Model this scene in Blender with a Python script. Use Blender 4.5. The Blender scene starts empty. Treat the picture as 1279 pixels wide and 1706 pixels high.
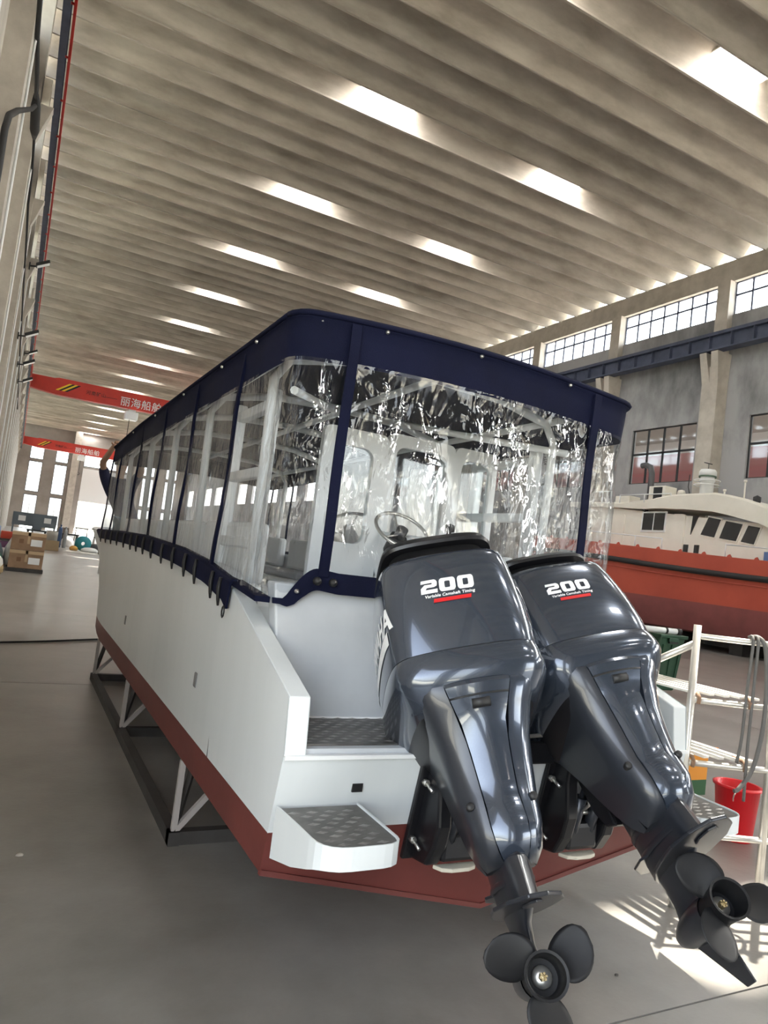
import bpy, bmesh, math, random
from mathutils import Vector, Matrix, noise
random.seed(7)
scene = bpy.context.scene
COL = scene.collection
PI = math.pi

# ------------------------------------------------------------------ camera
cam_d = bpy.data.cameras.new('camera')
cam = bpy.data.objects.new('camera', cam_d)
COL.objects.link(cam)
cam_d.sensor_fit = 'HORIZONTAL'
cam_d.sensor_width = 36.0
cam_d.lens = 1190.59 * 36.0 / 1279.0
cam_d.clip_start = 0.05
cam_d.clip_end = 600
YAW, PIT, ROL = 0.4726507, 0.06927929, 0.12473743
fw = Vector((math.sin(YAW) * math.cos(PIT), math.cos(YAW) * math.cos(PIT), math.sin(PIT)))
r0 = Vector((math.cos(YAW), -math.sin(YAW), 0))
u0 = r0.cross(fw)
rt = r0 * math.cos(ROL) + u0 * math.sin(ROL)
up = -r0 * math.sin(ROL) + u0 * math.cos(ROL)
M = Matrix.Identity(4)
for i in range(3):
    M[i][0], M[i][1], M[i][2] = rt[i], up[i], -fw[i]
M.translation = Vector((0, 0, 1.65))
cam.matrix_world = M
scene.camera = cam

# ------------------------------------------------------------------ sky, sun, exposure
world = bpy.data.worlds.new('world')
scene.world = world
world.use_nodes = True
wn = world.node_tree
wn.nodes.clear()
wo = wn.nodes.new('ShaderNodeOutputWorld')
wb = wn.nodes.new('ShaderNodeBackground')
sky = wn.nodes.new('ShaderNodeTexSky')
sky.sky_type = 'NISHITA'
sky.sun_disc = False
sky.sun_elevation = math.radians(34)
sky.sun_rotation = math.radians(90)
sky.air_density = 1.3
sky.dust_density = 3.0
sky.ozone_density = 1.0
wb.inputs['Strength'].default_value = 0.95
haze = wn.nodes.new('ShaderNodeHueSaturation')            # a hazy, nearly white sky
haze.inputs['Saturation'].default_value = .35
wn.links.new(sky.outputs[0], haze.inputs['Color']); wn.links.new(haze.outputs[0], wb.inputs['Color'])
wn.links.new(wb.outputs[0], wo.inputs['Surface'])

sun_d = bpy.data.lights.new('sun', 'SUN')
sun_d.energy = 40.0
sun_d.angle = math.radians(0.6)
sun_d.color = (1.0, 0.93, 0.8)
sun = bpy.data.objects.new('sun', sun_d)
COL.objects.link(sun)
SUN_DIR = Vector((4.8, 3.2, 16.5)).normalized()       # towards the sun
sun.rotation_euler = SUN_DIR.to_track_quat('Z', 'Y').to_euler()
sun.location = (40, 0, 40)

vs = scene.view_settings
vs.view_transform = 'Standard'
vs.look = 'None'
vs.gamma = 1.0
vs.use_curve_mapping = False
vs.exposure = 0.92
scene.cycles.diffuse_bounces = 6
scene.cycles.max_bounces = 14
scene.cycles.transparent_max_bounces = 24
scene.cycles.sample_clamp_indirect = 8.0
scene.cycles.use_denoising = True
SKYLIGHT = 38.0            # glow of the daylight coming through the frosted roof lights

# ------------------------------------------------------------------ helpers
class MB:
    """collects shapes for ONE mesh object"""
    def __init__(s):
        s.v = []; s.f = []; s.mi = []; s.sm = []
    def add(s, vs, fs, mi=0, smooth=False):
        o = len(s.v)
        s.v += [tuple(map(float, p)) for p in vs]
        for f in fs:
            s.f.append([i + o for i in f]); s.mi.append(mi); s.sm.append(smooth)
        return s
    def box(s, x0, x1, y0, y1, z0, z1, mi=0):
        v = [(x, y, z) for x in (x0, x1) for y in (y0, y1) for z in (z0, z1)]
        return s.add(v, [(0, 1, 3, 2), (4, 6, 7, 5), (0, 4, 5, 1), (2, 3, 7, 6), (0, 2, 6, 4), (1, 5, 7, 3)], mi)
    def hexa(s, b, t, mi=0):
        """4 bottom + 4 top corners (both in the same turn)"""
        n = len(b)
        return s.add(list(b) + list(t), [tuple(range(n))[::-1], tuple(range(n, 2 * n))] + [(i, (i + 1) % n, n + (i + 1) % n, n + i) for i in range(n)], mi)
    def bar(s, p0, p1, w, h=None, upv=(0, 0, 1), mi=0):
        h = h or w
        p0, p1 = Vector(p0), Vector(p1)
        d = (p1 - p0).normalized()
        a = d.cross(Vector(upv))
        if a.length < 1e-4: a = d.cross(Vector((1, 0, 0)))
        a.normalize(); b = a.cross(d)
        q = [a * (w / 2) * i + b * (h / 2) * j for i, j in ((-1, -1), (1, -1), (1, 1), (-1, 1))]
        return s.hexa([p0 + c for c in q], [p1 + c for c in q], mi)
    def loft(s, rings, cap=True, closed=True, mi=0, smooth=True):
        n = len(rings[0]); vs = [p for r in rings for p in r]; fs = []
        m = n if closed else n - 1
        for k in range(len(rings) - 1):
            for i in range(m):
                j = (i + 1) % n
                fs.append((k * n + i, k * n + j, (k + 1) * n + j, (k + 1) * n + i))
        s.add(vs, fs, mi, smooth)
        if cap and closed:
            s.add(rings[0], [tuple(range(n))[::-1]], mi); s.add(rings[-1], [tuple(range(n))], mi)
        return s
    def tube(s, pts, r, n=8, cap=True, mi=0):
        pts = [Vector(p) for p in pts]; rings = []; a = None
        for i, p in enumerate(pts):
            d = (pts[min(i + 1, len(pts) - 1)] - pts[max(i - 1, 0)])
            d.normalize()
            if a is None:
                a = d.cross(Vector((0, 0, 1)))
                if a.length < 1e-3: a = d.cross(Vector((1, 0, 0)))
            else:
                a = a - d * a.dot(d)
            a.normalize(); b = d.cross(a)
            rr = r[i] if isinstance(r, (list, tuple)) else r
            rings.append([p + (a * math.cos(2 * PI * k / n) + b * math.sin(2 * PI * k / n)) * rr for k in range(n)])
        return s.loft(rings, cap, True, mi, True)
    def lathe(s, prof, c=(0, 0, 0), axis='z', n=20, mi=0, cap=False):
        """prof: (radius, height) pairs"""
        rings = []
        for r, h in prof:
            ring = []
            for k in range(n):
                a = 2 * PI * k / n
                x, y = max(r, 1e-4) * math.cos(a), max(r, 1e-4) * math.sin(a)
                p = {'z': (x, y, h), 'y': (x, h, y), 'x': (h, x, y)}[axis]
                ring.append((p[0] + c[0], p[1] + c[1], p[2] + c[2]))
            rings.append(ring)
        return s.loft(rings, cap, True, mi, True)
    def prism(s, poly, t0, t1, axis='z', mi=0):
        """polygon of 2-D points swept along an axis (x: (y,z), y: (x,z), z: (x,y))"""
        def P(p, t): return {'z': (p[0], p[1], t), 'y': (p[0], t, p[1]), 'x': (t, p[0], p[1])}[axis]
        return s.hexa([P(p, t0) for p in poly], [P(p, t1) for p in poly], mi)
    def build(s, name, mats, parent=None, bevel=0.0, seg=2, world=True, auto=None, label=None):
        me = bpy.data.meshes.new(name)
        me.from_pydata(s.v, [], s.f)
        if not isinstance(mats, (list, tuple)): mats = [mats]
        for m in mats: me.materials.append(m)
        for p, mi, sm in zip(me.polygons, s.mi, s.sm):
            p.material_index = mi; p.use_smooth = sm
        bm = bmesh.new(); bm.from_mesh(me)
        bmesh.ops.remove_doubles(bm, verts=bm.verts, dist=1e-5)
        bmesh.ops.recalc_face_normals(bm, faces=bm.faces)
        bm.to_mesh(me); bm.free()
        o = bpy.data.objects.new(name, me)
        COL.objects.link(o)
        if parent is None:
            lo = [min(v[i] for v in s.v) for i in range(3)]; hi = [max(v[i] for v in s.v) for i in range(3)]
            c = Vector(((lo[0] + hi[0]) / 2, (lo[1] + hi[1]) / 2, lo[2]))
            me.transform(Matrix.Translation(-c)); o.location = c
        else:
            o.parent = parent
            if world: o.matrix_parent_inverse = wm(parent).inverted()
        if auto: me.set_sharp_from_angle(angle=math.radians(auto))
        if bevel:
            b = o.modifiers.new('bevel', 'BEVEL'); b.width = bevel; b.segments = seg; b.limit_method = 'ANGLE'; b.angle_limit = math.radians(40)
        if label: o['label'] = label
        return o

def wm(o):
    m = o.matrix_basis.copy()
    if o.parent is not None: m = wm(o.parent) @ o.matrix_parent_inverse @ m
    return m
def tag(o, label=None, cat=None, group=None, kind=None):
    if label: o['label'] = label
    if cat: o['category'] = cat
    if group: o['group'] = group
    if kind: o['kind'] = kind
    return o
def empty(name, loc, rot=None):
    o = bpy.data.objects.new(name, None); COL.objects.link(o)
    o.empty_display_size = .1; o.location = loc
    if rot: o.rotation_euler = rot
    return o
def thing(name, loc, label, cat, group=None): return tag(empty(name, loc), label, cat, group)
def struct(o): return tag(o, kind='structure')
def inst(src, name, parent, M4):
    """another object on the same mesh (a like piece), at M4 in world space"""
    o = bpy.data.objects.new(name, src.data); COL.objects.link(o)
    for m in src.modifiers:
        if m.type == 'BEVEL':
            b = o.modifiers.new('bevel', 'BEVEL'); b.width = m.width; b.segments = m.segments; b.limit_method = 'ANGLE'; b.angle_limit = m.angle_limit
    o.parent = parent
    o.matrix_parent_inverse = wm(parent).inverted(); o.matrix_basis = M4
    return o
def T(x, y, z): return Matrix.Translation((x, y, z))
def lerp(a, b, t): return a + (b - a) * t
def interp(tab, x):
    if x <= tab[0][0]: return tab[0][1]
    for (a, u), (b, v) in zip(tab, tab[1:]):
        if x <= b: return u + (v - u) * (x - a) / (b - a)
    return tab[-1][1]

# ------------------------------------------------------------------ materials
def mat(name, col, rough=.5, metal=0., col2=None, scale=4., detail=4., bump=0., bscale=None, spec=.5, stretch=(1, 1, 1), coat=0., contrast=(.35, .65), rvar=0.):
    m = bpy.data.materials.new(name); m.use_nodes = True
    nt = m.node_tree; b = nt.nodes['Principled BSDF']
    b.inputs['Base Color'].default_value = (*col, 1); b.inputs['Roughness'].default_value = rough
    b.inputs['Metallic'].default_value = metal; b.inputs['Specular IOR Level'].default_value = spec
    b.inputs['Coat Weight'].default_value = coat; b.inputs['Coat Roughness'].default_value = .05
    if col2 or bump or rvar:
        tc = nt.nodes.new('ShaderNodeTexCoord'); mp = nt.nodes.new('ShaderNodeMapping')
        mp.inputs['Scale'].default_value = stretch
        geo = nt.nodes.new('ShaderNodeNewGeometry')
        nt.links.new(geo.outputs['Position'], mp.inputs[0])
        nz = nt.nodes.new('ShaderNodeTexNoise'); nz.inputs['Scale'].default_value = scale; nz.inputs['Detail'].default_value = detail
        nz.inputs['Roughness'].default_value = .6
        nt.links.new(mp.outputs[0], nz.inputs['Vector'])
        if col2:
            cr = nt.nodes.new('ShaderNodeValToRGB')
            cr.color_ramp.elements[0].position = contrast[0]; cr.color_ramp.elements[0].color = (*col2, 1)
            cr.color_ramp.elements[1].position = contrast[1]; cr.color_ramp.elements[1].color = (*col, 1)
            nt.links.new(nz.outputs['Fac'], cr.inputs[0]); nt.links.new(cr.outputs[0], b.inputs['Base Color'])
        if rvar:
            mr = nt.nodes.new('ShaderNodeMapRange'); mr.inputs['From Min'].default_value = .3; mr.inputs['From Max'].default_value = .7
            mr.inputs['To Min'].default_value = rough - rvar; mr.inputs['To Max'].default_value = rough + rvar
            nt.links.new(nz.outputs['Fac'], mr.inputs[0]); nt.links.new(mr.outputs[0], b.inputs['Roughness'])
        if bump:
            nb = nz
            if bscale:
                nb = nt.nodes.new('ShaderNodeTexNoise'); nb.inputs['Scale'].default_value = bscale; nb.inputs['Detail'].default_value = 3
                nt.links.new(mp.outputs[0], nb.inputs['Vector'])
            bp = nt.nodes.new('ShaderNodeBump'); bp.inputs['Strength'].default_value = bump; bp.inputs['Distance'].default_value = .02
            nt.links.new(nb.outputs['Fac'], bp.inputs['Height']); nt.links.new(bp.outputs[0], b.inputs['Normal'])
    return m
def emis(name, col, s):
    m = bpy.data.materials.new(name); m.use_nodes = True; nt = m.node_tree; nt.nodes.clear()
    o = nt.nodes.new('ShaderNodeOutputMaterial'); e = nt.nodes.new('ShaderNodeEmission')
    e.inputs[0].default_value = (*col, 1); e.inputs[1].default_value = s
    nt.links.new(e.outputs[0], o.inputs[0]); return m
def clear_sheet(name, tint=(1, 1, 1), haze=.05, bump=0., scale=6., stretch=(1, 1, 1), rough=.04, refl=.06, amount=1.6, detail=3., patch=None):
    """a thin clear sheet: lets light straight through, mirrors a little of it at its ripples"""
    m = bpy.data.materials.new(name); m.use_nodes = True; nt = m.node_tree; nt.nodes.clear()
    N, L = nt.nodes.new, nt.links.new
    o = N('ShaderNodeOutputMaterial'); tr = N('ShaderNodeBsdfTransparent'); tr.inputs[0].default_value = (*tint, 1)
    gl = N('ShaderNodeBsdfGlossy'); gl.inputs['Roughness'].default_value = rough
    df = N('ShaderNodeBsdfTranslucent'); df.inputs[0].default_value = (.9, .92, .92, 1)
    di = N('ShaderNodeBsdfDiffuse'); di.inputs[0].default_value = (.85, .87, .88, 1)
    hz = N('ShaderNodeMixShader'); hz.inputs[0].default_value = .5
    L(df.outputs[0], hz.inputs[1]); L(di.outputs[0], hz.inputs[2])
    m1 = N('ShaderNodeMixShader'); m1.inputs[0].default_value = haze
    L(tr.outputs[0], m1.inputs[1]); L(hz.outputs[0], m1.inputs[2])
    fr = N('ShaderNodeLayerWeight'); fr.inputs['Blend'].default_value = .25
    mu = N('ShaderNodeMath'); mu.operation = 'MULTIPLY_ADD'; mu.inputs[1].default_value = amount * .35; mu.inputs[2].default_value = refl; mu.use_clamp = True
    L(fr.outputs['Fresnel'], mu.inputs[0])
    m2 = N('ShaderNodeMixShader'); L(mu.outputs[0], m2.inputs[0]); L(m1.outputs[0], m2.inputs[1]); L(gl.outputs[0], m2.inputs[2])
    if bump:
        geo = N('ShaderNodeNewGeometry'); mp = N('ShaderNodeMapping'); mp.inputs['Scale'].default_value = stretch
        L(geo.outputs['Position'], mp.inputs[0])
        nz = N('ShaderNodeTexNoise'); nz.inputs['Scale'].default_value = scale; nz.inputs['Detail'].default_value = detail; nz.inputs['Distortion'].default_value = .6
        L(mp.outputs[0], nz.inputs['Vector'])
        n2 = N('ShaderNodeTexNoise'); n2.inputs['Scale'].default_value = 1.4; n2.inputs['Detail'].default_value = 1
        L(geo.outputs['Position'], n2.inputs['Vector'])
        mr = N('ShaderNodeMapRange'); mr.inputs['From Min'].default_value = .42; mr.inputs['From Max'].default_value = .6
        mr.inputs['To Min'].default_value = .12; mr.inputs['To Max'].default_value = 1.
        L(n2.outputs['Fac'], mr.inputs[0])
        ht = N('ShaderNodeMath'); ht.operation = 'MULTIPLY'; L(nz.outputs['Fac'], ht.inputs[0]); L(mr.outputs[0], ht.inputs[1])
        bp = N('ShaderNodeBump'); bp.inputs['Strength'].default_value = 1.; bp.inputs['Distance'].default_value = bump
        L(ht.outputs[0], bp.inputs['Height'])
        L(bp.outputs[0], gl.inputs['Normal']); L(bp.outputs[0], fr.inputs['Normal'])
    L(m2.outputs[0], o.inputs[0]); return m

MT = {}
MT['floor'] = mat('floor_concrete', (.27, .258, .24), .33, spec=.6, col2=(.165, .156, .143), scale=.8, detail=8, bump=.05, bscale=30, rvar=.04, contrast=(.37, .62))
def per_piece(m, amt):
    """like pieces differ a little in tone, each object its own"""
    nt = m.node_tree; b = nt.nodes['Principled BSDF']; l = b.inputs['Base Color'].links[0]
    oi = nt.nodes.new('ShaderNodeObjectInfo'); mr = nt.nodes.new('ShaderNodeMapRange'); mr.inputs['To Min'].default_value = 1 - amt; mr.inputs['To Max'].default_value = 1 + amt
    hs = nt.nodes.new('ShaderNodeHueSaturation'); nt.links.new(oi.outputs['Random'], mr.inputs[0]); nt.links.new(mr.outputs[0], hs.inputs['Value'])
    nt.links.new(l.from_socket, hs.inputs['Color']); nt.links.new(hs.outputs[0], b.inputs['Base Color'])
MT['joint'] = mat('joint_dark', (.06, .055, .05), .9)
MT['plate'] = mat('roof_concrete', (.53, .485, .425), .85, col2=(.33, .292, .245), scale=1.3, detail=9, bump=.15, bscale=14, stretch=(.35, 1, 1), contrast=(.3, .62))
per_piece(MT['plate'], .16); per_piece(MT['floor'], .05)
MT['conc'] = mat('pale_concrete', (.56, .52, .465), .85, col2=(.41, .375, .33), scale=1.5, detail=8, bump=.12, bscale=9, contrast=(.3, .62))
MT['concgrey'] = mat('grey_render', (.38, .38, .39), .9, col2=(.16, .16, .165), scale=.5, detail=10, bump=.1, bscale=6, stretch=(1, 1, .5), contrast=(.33, .56))
MT['farwall'] = mat('far_wall_render', (.34, .31, .29), .9, col2=(.25, .23, .215), scale=.4, detail=6)
MT['runway'] = mat('runway_blue_grey', (.075, .09, .15), .55, col2=(.05, .06, .10), scale=2)
MT['blackmetal'] = mat('black_metal', (.02, .021, .024), .5)
MT['glass'] = clear_sheet('window_glass', (.93, .96, .97), .02, refl=.05)
MT['darkglass'] = mat('dark_glass', (.02, .022, .026), .06, spec=.8)
MT['frost'] = emis('roof_light_sheet', (1., .985, .95), SKYLIGHT)
_n = MT['frost'].node_tree; _e = _n.nodes['Emission']; _m = _n.nodes.new('ShaderNodeMixShader'); _t = _n.nodes.new('ShaderNodeBsdfTransparent')
_m.inputs[0].default_value = .5                    # the sheet lets part of the sun through and glows with the rest
_n.links.new(_t.outputs[0], _m.inputs[1]); _n.links.new(_e.outputs[0], _m.inputs[2]); _n.links.new(_m.outputs[0], _n.nodes['Material Output'].inputs[0])
MT['cranered'] = mat('crane_red', (.62, .045, .03), .5, col2=(.5, .04, .03), scale=.8)
MT['redrail'] = mat('rail_red', (.72, .03, .02), .5)
MT['yellow'] = mat('yellow_paint', (.85, .55, .03), .5)
MT['black'] = mat('black_paint', (.012, .012, .013), .5)
MT['white'] = mat('white_paint', (.80, .82, .83), .35)
MT['hull'] = mat('white_gloss_hull', (.74, .78, .795), .3, col2=(.645, .685, .70), scale=1.6, detail=6, stretch=(1, 1.0, .12), contrast=(.3, .7), bump=.02, bscale=3, coat=.25)
MT['inner'] = mat('grey_white_paint', (.62, .65, .68), .45, col2=(.50, .53, .57), scale=1.8, detail=5, contrast=(.3, .7))
MT['antifoul'] = mat('oxide_red_antifouling', (.15, .034, .028), .5, col2=(.118, .027, .023), scale=2.2, detail=6, bump=.04, bscale=20)
MT['navy'] = mat('navy_canvas', (.0065, .0085, .030), .8, col2=(.005, .0065, .022), scale=3, bump=.25, bscale=400, spec=.12)
MT['tread'] = mat('tread_plate', (.20, .19, .18), .42, metal=.6, col2=(.10, .095, .09), scale=9, detail=5, contrast=(.35, .7))
MT['lozenge'] = mat('tread_lozenge', (.42, .41, .40), .38, metal=.6, col2=(.24, .23, .22), scale=14)
MT['steel'] = mat('stainless_steel', (.66, .64, .60), .3, metal=.7, col2=(.54, .52, .48), scale=6)
MT['slat'] = mat('brushed_slat', (.74, .72, .67), .38, metal=.35)
MT['cradle'] = mat('cradle_dark_steel', (.05, .047, .046), .6, col2=(.035, .032, .03), scale=5)
MT['cradlepale'] = mat('cradle_pale_steel', (.42, .39, .37), .5)
MT['vinyl'] = clear_sheet('clear_vinyl_side', (.86, .88, .90), .018, bump=.08, scale=8, stretch=(1, 2.4, .45), rough=.05, refl=.035, amount=.85)
MT['vinylaft'] = clear_sheet('clear_vinyl_aft', (.93, .94, .95), .02, bump=.035, scale=9, stretch=(1.6, 1, .7), rough=.045, refl=.045, amount=1.1, detail=2.)
MT['cowl'] = mat('motor_dark_blue_grey', (.058, .074, .105), .2, metal=.55, coat=1., col2=(.051, .066, .094), scale=300, detail=1)
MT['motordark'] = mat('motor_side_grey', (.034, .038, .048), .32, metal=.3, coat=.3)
MT['leg'] = mat('motor_leg_grey', (.018, .020, .026), .3, metal=.1, coat=.35)
MT['motorblack'] = mat('motor_black', (.008, .008, .01), .35)
MT['prop'] = mat('propeller_black', (.006, .0062, .0075), .5, spec=.35)
MT['bright'] = mat('bright_bolt', (.62, .61, .58), .3, metal=.9)
MT['anode'] = mat('zinc_anode', (.62, .58, .48), .5)
MT['decal'] = mat('decal_silver', (.78, .79, .80), .4)
MT['decalred'] = mat('decal_red', (.55, .012, .015), .4)
MT['rubber'] = mat('black_rubber', (.025, .025, .026), .7)
# ================================================================== THE HALL
HX0, HX1, HY0, HY1 = -1.3, 25.2, -16.06, 121.94
ZE = 16.0
# ---- floor: slabs with open joints
floor = struct(empty('floor', (12, 50, 0)))
b = MB(); b.box(HX0 - 2, HX1 + 2, HY0 - 2, HY1 + 2, -.3, -.03); b.build('bed', MT['joint'], floor)
ys = [2.05 + 6 * k for k in range(-4, 21)]
slab0 = None
for j, y in enumerate(ys):
    for i in range(5):
        x = -1.4 + 5.45 * i
        if slab0 is None:
            b = MB(); b.box(.005, 5.445, .005, 5.995, -.06, 0)
            slab0 = b.build('slab', MT['floor'], floor); slab0.matrix_basis = T(x, y, 0)
        else:
            inst(slab0, 'slab', floor, T(x, y, 0))

# ---- ceiling: arched concrete plates, some with two roof lights
ceiling = struct(empty('ceiling', (12, 50, ZE)))
PW = 1.2
NA = 12
def arch(t):          # t -1..1 across the plate
    return -.08 + .60 * max(math.cos(t * PI / 2), 0) ** .72
def plate_mesh(openings):
    b = MB()
    xs = [HX0 - .1, 7.7, 9.7, 14.9, 16.9, HX1 + .2]
    prof = [(-PW / 2 + .02, -.13)] + [(t * (PW / 2 - .03), arch(t)) for t in [-1 + 2 * k / NA for k in range(NA + 1)]] + [(PW / 2 - .02, -.13)]
    n = len(prof)
    for a, c in zip(xs, xs[1:]):
        for i in range(n - 1):
            hole = openings and (a, c) in ((7.7, 9.7), (14.9, 16.9)) and -.53 < (prof[i][0] + prof[i + 1][0]) / 2 < .27
            if hole: continue
            q = [(a, *prof[i]), (c, *prof[i]), (c, *prof[i + 1]), (a, *prof[i + 1])]
            b.add(q, [(0, 1, 2, 3)], 0, 0 < i < n - 2)
            top = [(x, y, z + .08) for x, y, z in q]
            b.add(top, [(0, 1, 2, 3)], 0, True)
    # lips between neighbours
    b.box(HX0 - .1, HX1 + .2, -PW / 2, -PW / 2 + .03, -.14, .1); b.box(HX0 - .1, HX1 + .2, PW / 2 - .03, PW / 2, -.14, .1)
    if openings:
        for x0, x1 in ((7.7, 9.7), (14.9, 16.9)):
            b.box(x0 - .05, x1 + .05, .30, .36, .44, .55); b.box(x0 - .05, x1 + .05, -.62, -.56, .0, .55)
            b.box(x0 - .05, x0, -.56, .30, .46, .55); b.box(x1, x1 + .05, -.56, .30, .46, .55)
    return b
plain = sky_pl = pane0 = None
k0 = int((HY0 - 20.7) / PW) - 1
for k in range(k0, 86):
    y = 20.7 - .6 + PW * k           # crown; joints at 20.7 + 1.2 k
    if y > HY1 + 1: break
    light = (k % 6 == 0)
    src = sky_pl if light else plain
    if src is None:
        o = plate_mesh(light).build('roof_plate', MT['plate'], ceiling); o.matrix_basis = T(0, y, ZE)
        if light: sky_pl = o
        else: plain = o
    else:
        o = inst(src, 'roof_plate', ceiling, T(0, y, ZE))
    if light:
        for x0 in (7.7, 14.9):
            for h in range(2):
                Mp = T(x0 + .5 + 1.0 * h, y, ZE + .50)
                if pane0 is None:
                    b = MB(); b.box(-.492, .492, -.56, .30, 0, .012)
                    pane0 = b.build('skylight_pane', MT['frost'], o); pane0.matrix_basis = Mp
                else: inst(pane0, 'skylight_pane', o, Mp)

# ---- right wall
COLY = [1.94 + 6 * k for k in range(-3, 21)]
wall_right = struct(empty('wall_right', (25, 50, 0)))
b = MB()
X = 25.0
bays = [(COLY[i], COLY[i + 1]) for i in range(len(COLY) - 1)]
for y0, y1 in bays:
    w0, w1 = y0 + 1.05 - .5, y1 - .9 + .5       # lower windows sit in the middle of the bay
    w0, w1 = y0 + .95, y1 - 1.5
    b.box(X, X + .25, y0, y1, 0, 6.65); b.box(X, X + .25, y0, w0, 6.65, 9.2); b.box(X, X + .25, w1, y1, 6.65, 9.2)
    b.box(X, X + .25, y0, y1, 9.2, 13.58); b.box(X, X + .25, y0, y0 + .3, 13.58, 15.0); b.box(X, X + .25, y1 - .3, y1, 13.58, 15.0)
b.build('wall_panel', MT['concgrey'], wall_right)
b = MB(); b.box(X - .12, X + .3, HY0, HY1, 15.0, 15.93); b.build('eaves_beam', MT['conc'], wall_right)
col0 = None
for y in COLY[1:14]:
    if col0 is None:
        b = MB(); b.box(-.62, 0, -.38, .38, 0, 11.3); b.box(-.3, 0, -.3, .3, 11.3, 15.0)
        for s in (-1, 1):   # forked corbel head under the runway beam
            b.hexa([(-.62, s * .38, 10.6), (-.62, s * .02, 10.6), (0, s * .02, 10.6), (0, s * .38, 10.6)],
                   [(-.85, s * .44, 11.85), (-.85, s * .12, 11.85), (0, s * .12, 11.85), (0, s * .44, 11.85)])
        col0 = b.build('column', MT['conc'], wall_right); col0.matrix_basis = T(X, y, 0)
    else: inst(col0, 'column', wall_right, T(X, y, 0))
b = MB(); b.box(24.1, 24.55, HY0, HY1, 12.5, 12.6); b.box(24.28, 24.36, HY0, HY1, 11.95, 12.5); b.box(24.1, 24.55, HY0, HY1, 11.88, 11.95)
b.box(24.29, 24.36, HY0, HY1, 12.6, 12.72)
b.build('runway_beam', MT['runway'], wall_right)
st0 = None
for i in range(60):
    y = 4.94 + i * 1.0
    if st0 is None:
        b = MB(); b.box(24.12, 24.3, -.015, .015, 11.95, 12.5); st0 = b.build('beam_stiffener', MT['runway'], wall_right); st0.matrix_basis = T(0, y, 0)
    else: inst(st0, 'beam_stiffener', wall_right, T(0, y, 0))

# arched gaps over the eaves beam, closed with thin clear glazing
b = MB()
b.box(X + .05, X + .07, HY0, HY1, 15.93, 16.5); b.build('gap_glazing', MT['glass'], wall_right)

def grid_window(name, X, y0, y1, z0, z1, ny, zsplit, frame_m, pane_m, w=.05, pane_out=0.0, full=True):
    """metal window in a wall of constant x; panes are single objects"""
    win = struct(empty(name, (X, (y0 + y1) / 2, z0)))
    f = MB()
    for z in (z0, z1): f.box(X - .03, X + .03, y0, y1, z - w / 2, z + w / 2)
    for y in (y0, y1): f.box(X - .03, X + .03, y - w / 2, y + w / 2, z0, z1)
    f.build('frame', frame_m, win)
    cuts = [z0] + zsplit + [z1]
    for z in zsplit:
        f = MB(); f.box(X - .025, X + .025, y0, y1, z - w / 2, z + w / 2); f.build('transom_bar', frame_m, win)
    m0 = None
    for i in range(1, ny):
        y = lerp(y0, y1, i / ny)
        if m0 is None:
            f = MB(); f.box(X - .025, X + .025, -w / 2, w / 2, z0, z1); m0 = f.build('mullion', frame_m, win); m0.matrix_basis = T(0, y, 0)
        else: inst(m0, 'mullion', win, T(0, y, 0))
    for a, c in zip(cuts, cuts[1:]):
        p0 = None
        for i in range(ny if full else 1):
            y = lerp(y0, y1, i / ny)
            wy = (y1 - y0) / ny if full else (y1 - y0)
            if p0 is None:
                f = MB(); f.box(X - .004, X + .004, w / 2, wy - w / 2, a + w / 2, c - w / 2); p0 = f.build('pane', pane_m, win); p0.matrix_basis = T(0, y, 0)
            else: inst(p0, 'pane', win, T(0, y, 0))
    return win
wn_i = 1
for y0, y1 in bays:
    near = 8 < y0 < 44
    grid_window('window_%d' % wn_i, X + .12, y0 + .35, y1 - .3, 13.6, 15.0, 7 if near else 4, [14.45], MT['runway'], MT['glass'], w=.075, full=near); wn_i += 1
MT['nextdoor'] = mat('next_hall_wall', (.42, .38, .35), .9)
for y0, y1 in bays:
    if not (7 < y0 < 50): continue
    grid_window('window_%d' % wn_i, X + .12, y0 + .95, y1 - 1.5, 6.65, 9.2, 4, [8.05], MT['blackmetal'], MT['glass'], w=.09); wn_i += 1
# the neighbouring hall seen through the lower windows: floor, ceiling, back wall, a red crane girder
b = MB(); b.box(25.3, 39, 2, 62, 5.9, 6.0); b.box(25.3, 39, 2, 62, 12.2, 12.35); b.box(38.8, 39, 2, 62, 5.9, 12.3); b.box(25.3, 39, 1.8, 2, 5.9, 12.3); b.box(25.3, 39, 62, 62.2, 5.9, 12.3)
struct(b.build('wall_neighbour', MT['nextdoor']))
b = MB(); b.box(29, 29.6, 8, 56, 7.5, 8.9); g = b.build('crane_girder', mat('reflection_paled_red', (.50, .16, .15), .6)); tag(g, 'red girder showing through the dark-framed windows of the right wall', 'girder')  # red paled to put the window reflections into its colour

for y in (14, 22, 30, 38):  # unseen fill lights added to brighten the neighbouring hall
    ld = bpy.data.lights.new('next_hall_fill', 'POINT'); ld.energy = 420; ld.shadow_soft_size = .3; ld.color = (1, .97, .92)
    lo = bpy.data.objects.new('next_hall_fill', ld); COL.objects.link(lo); lo.location = (30, y, 11.6)
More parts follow.
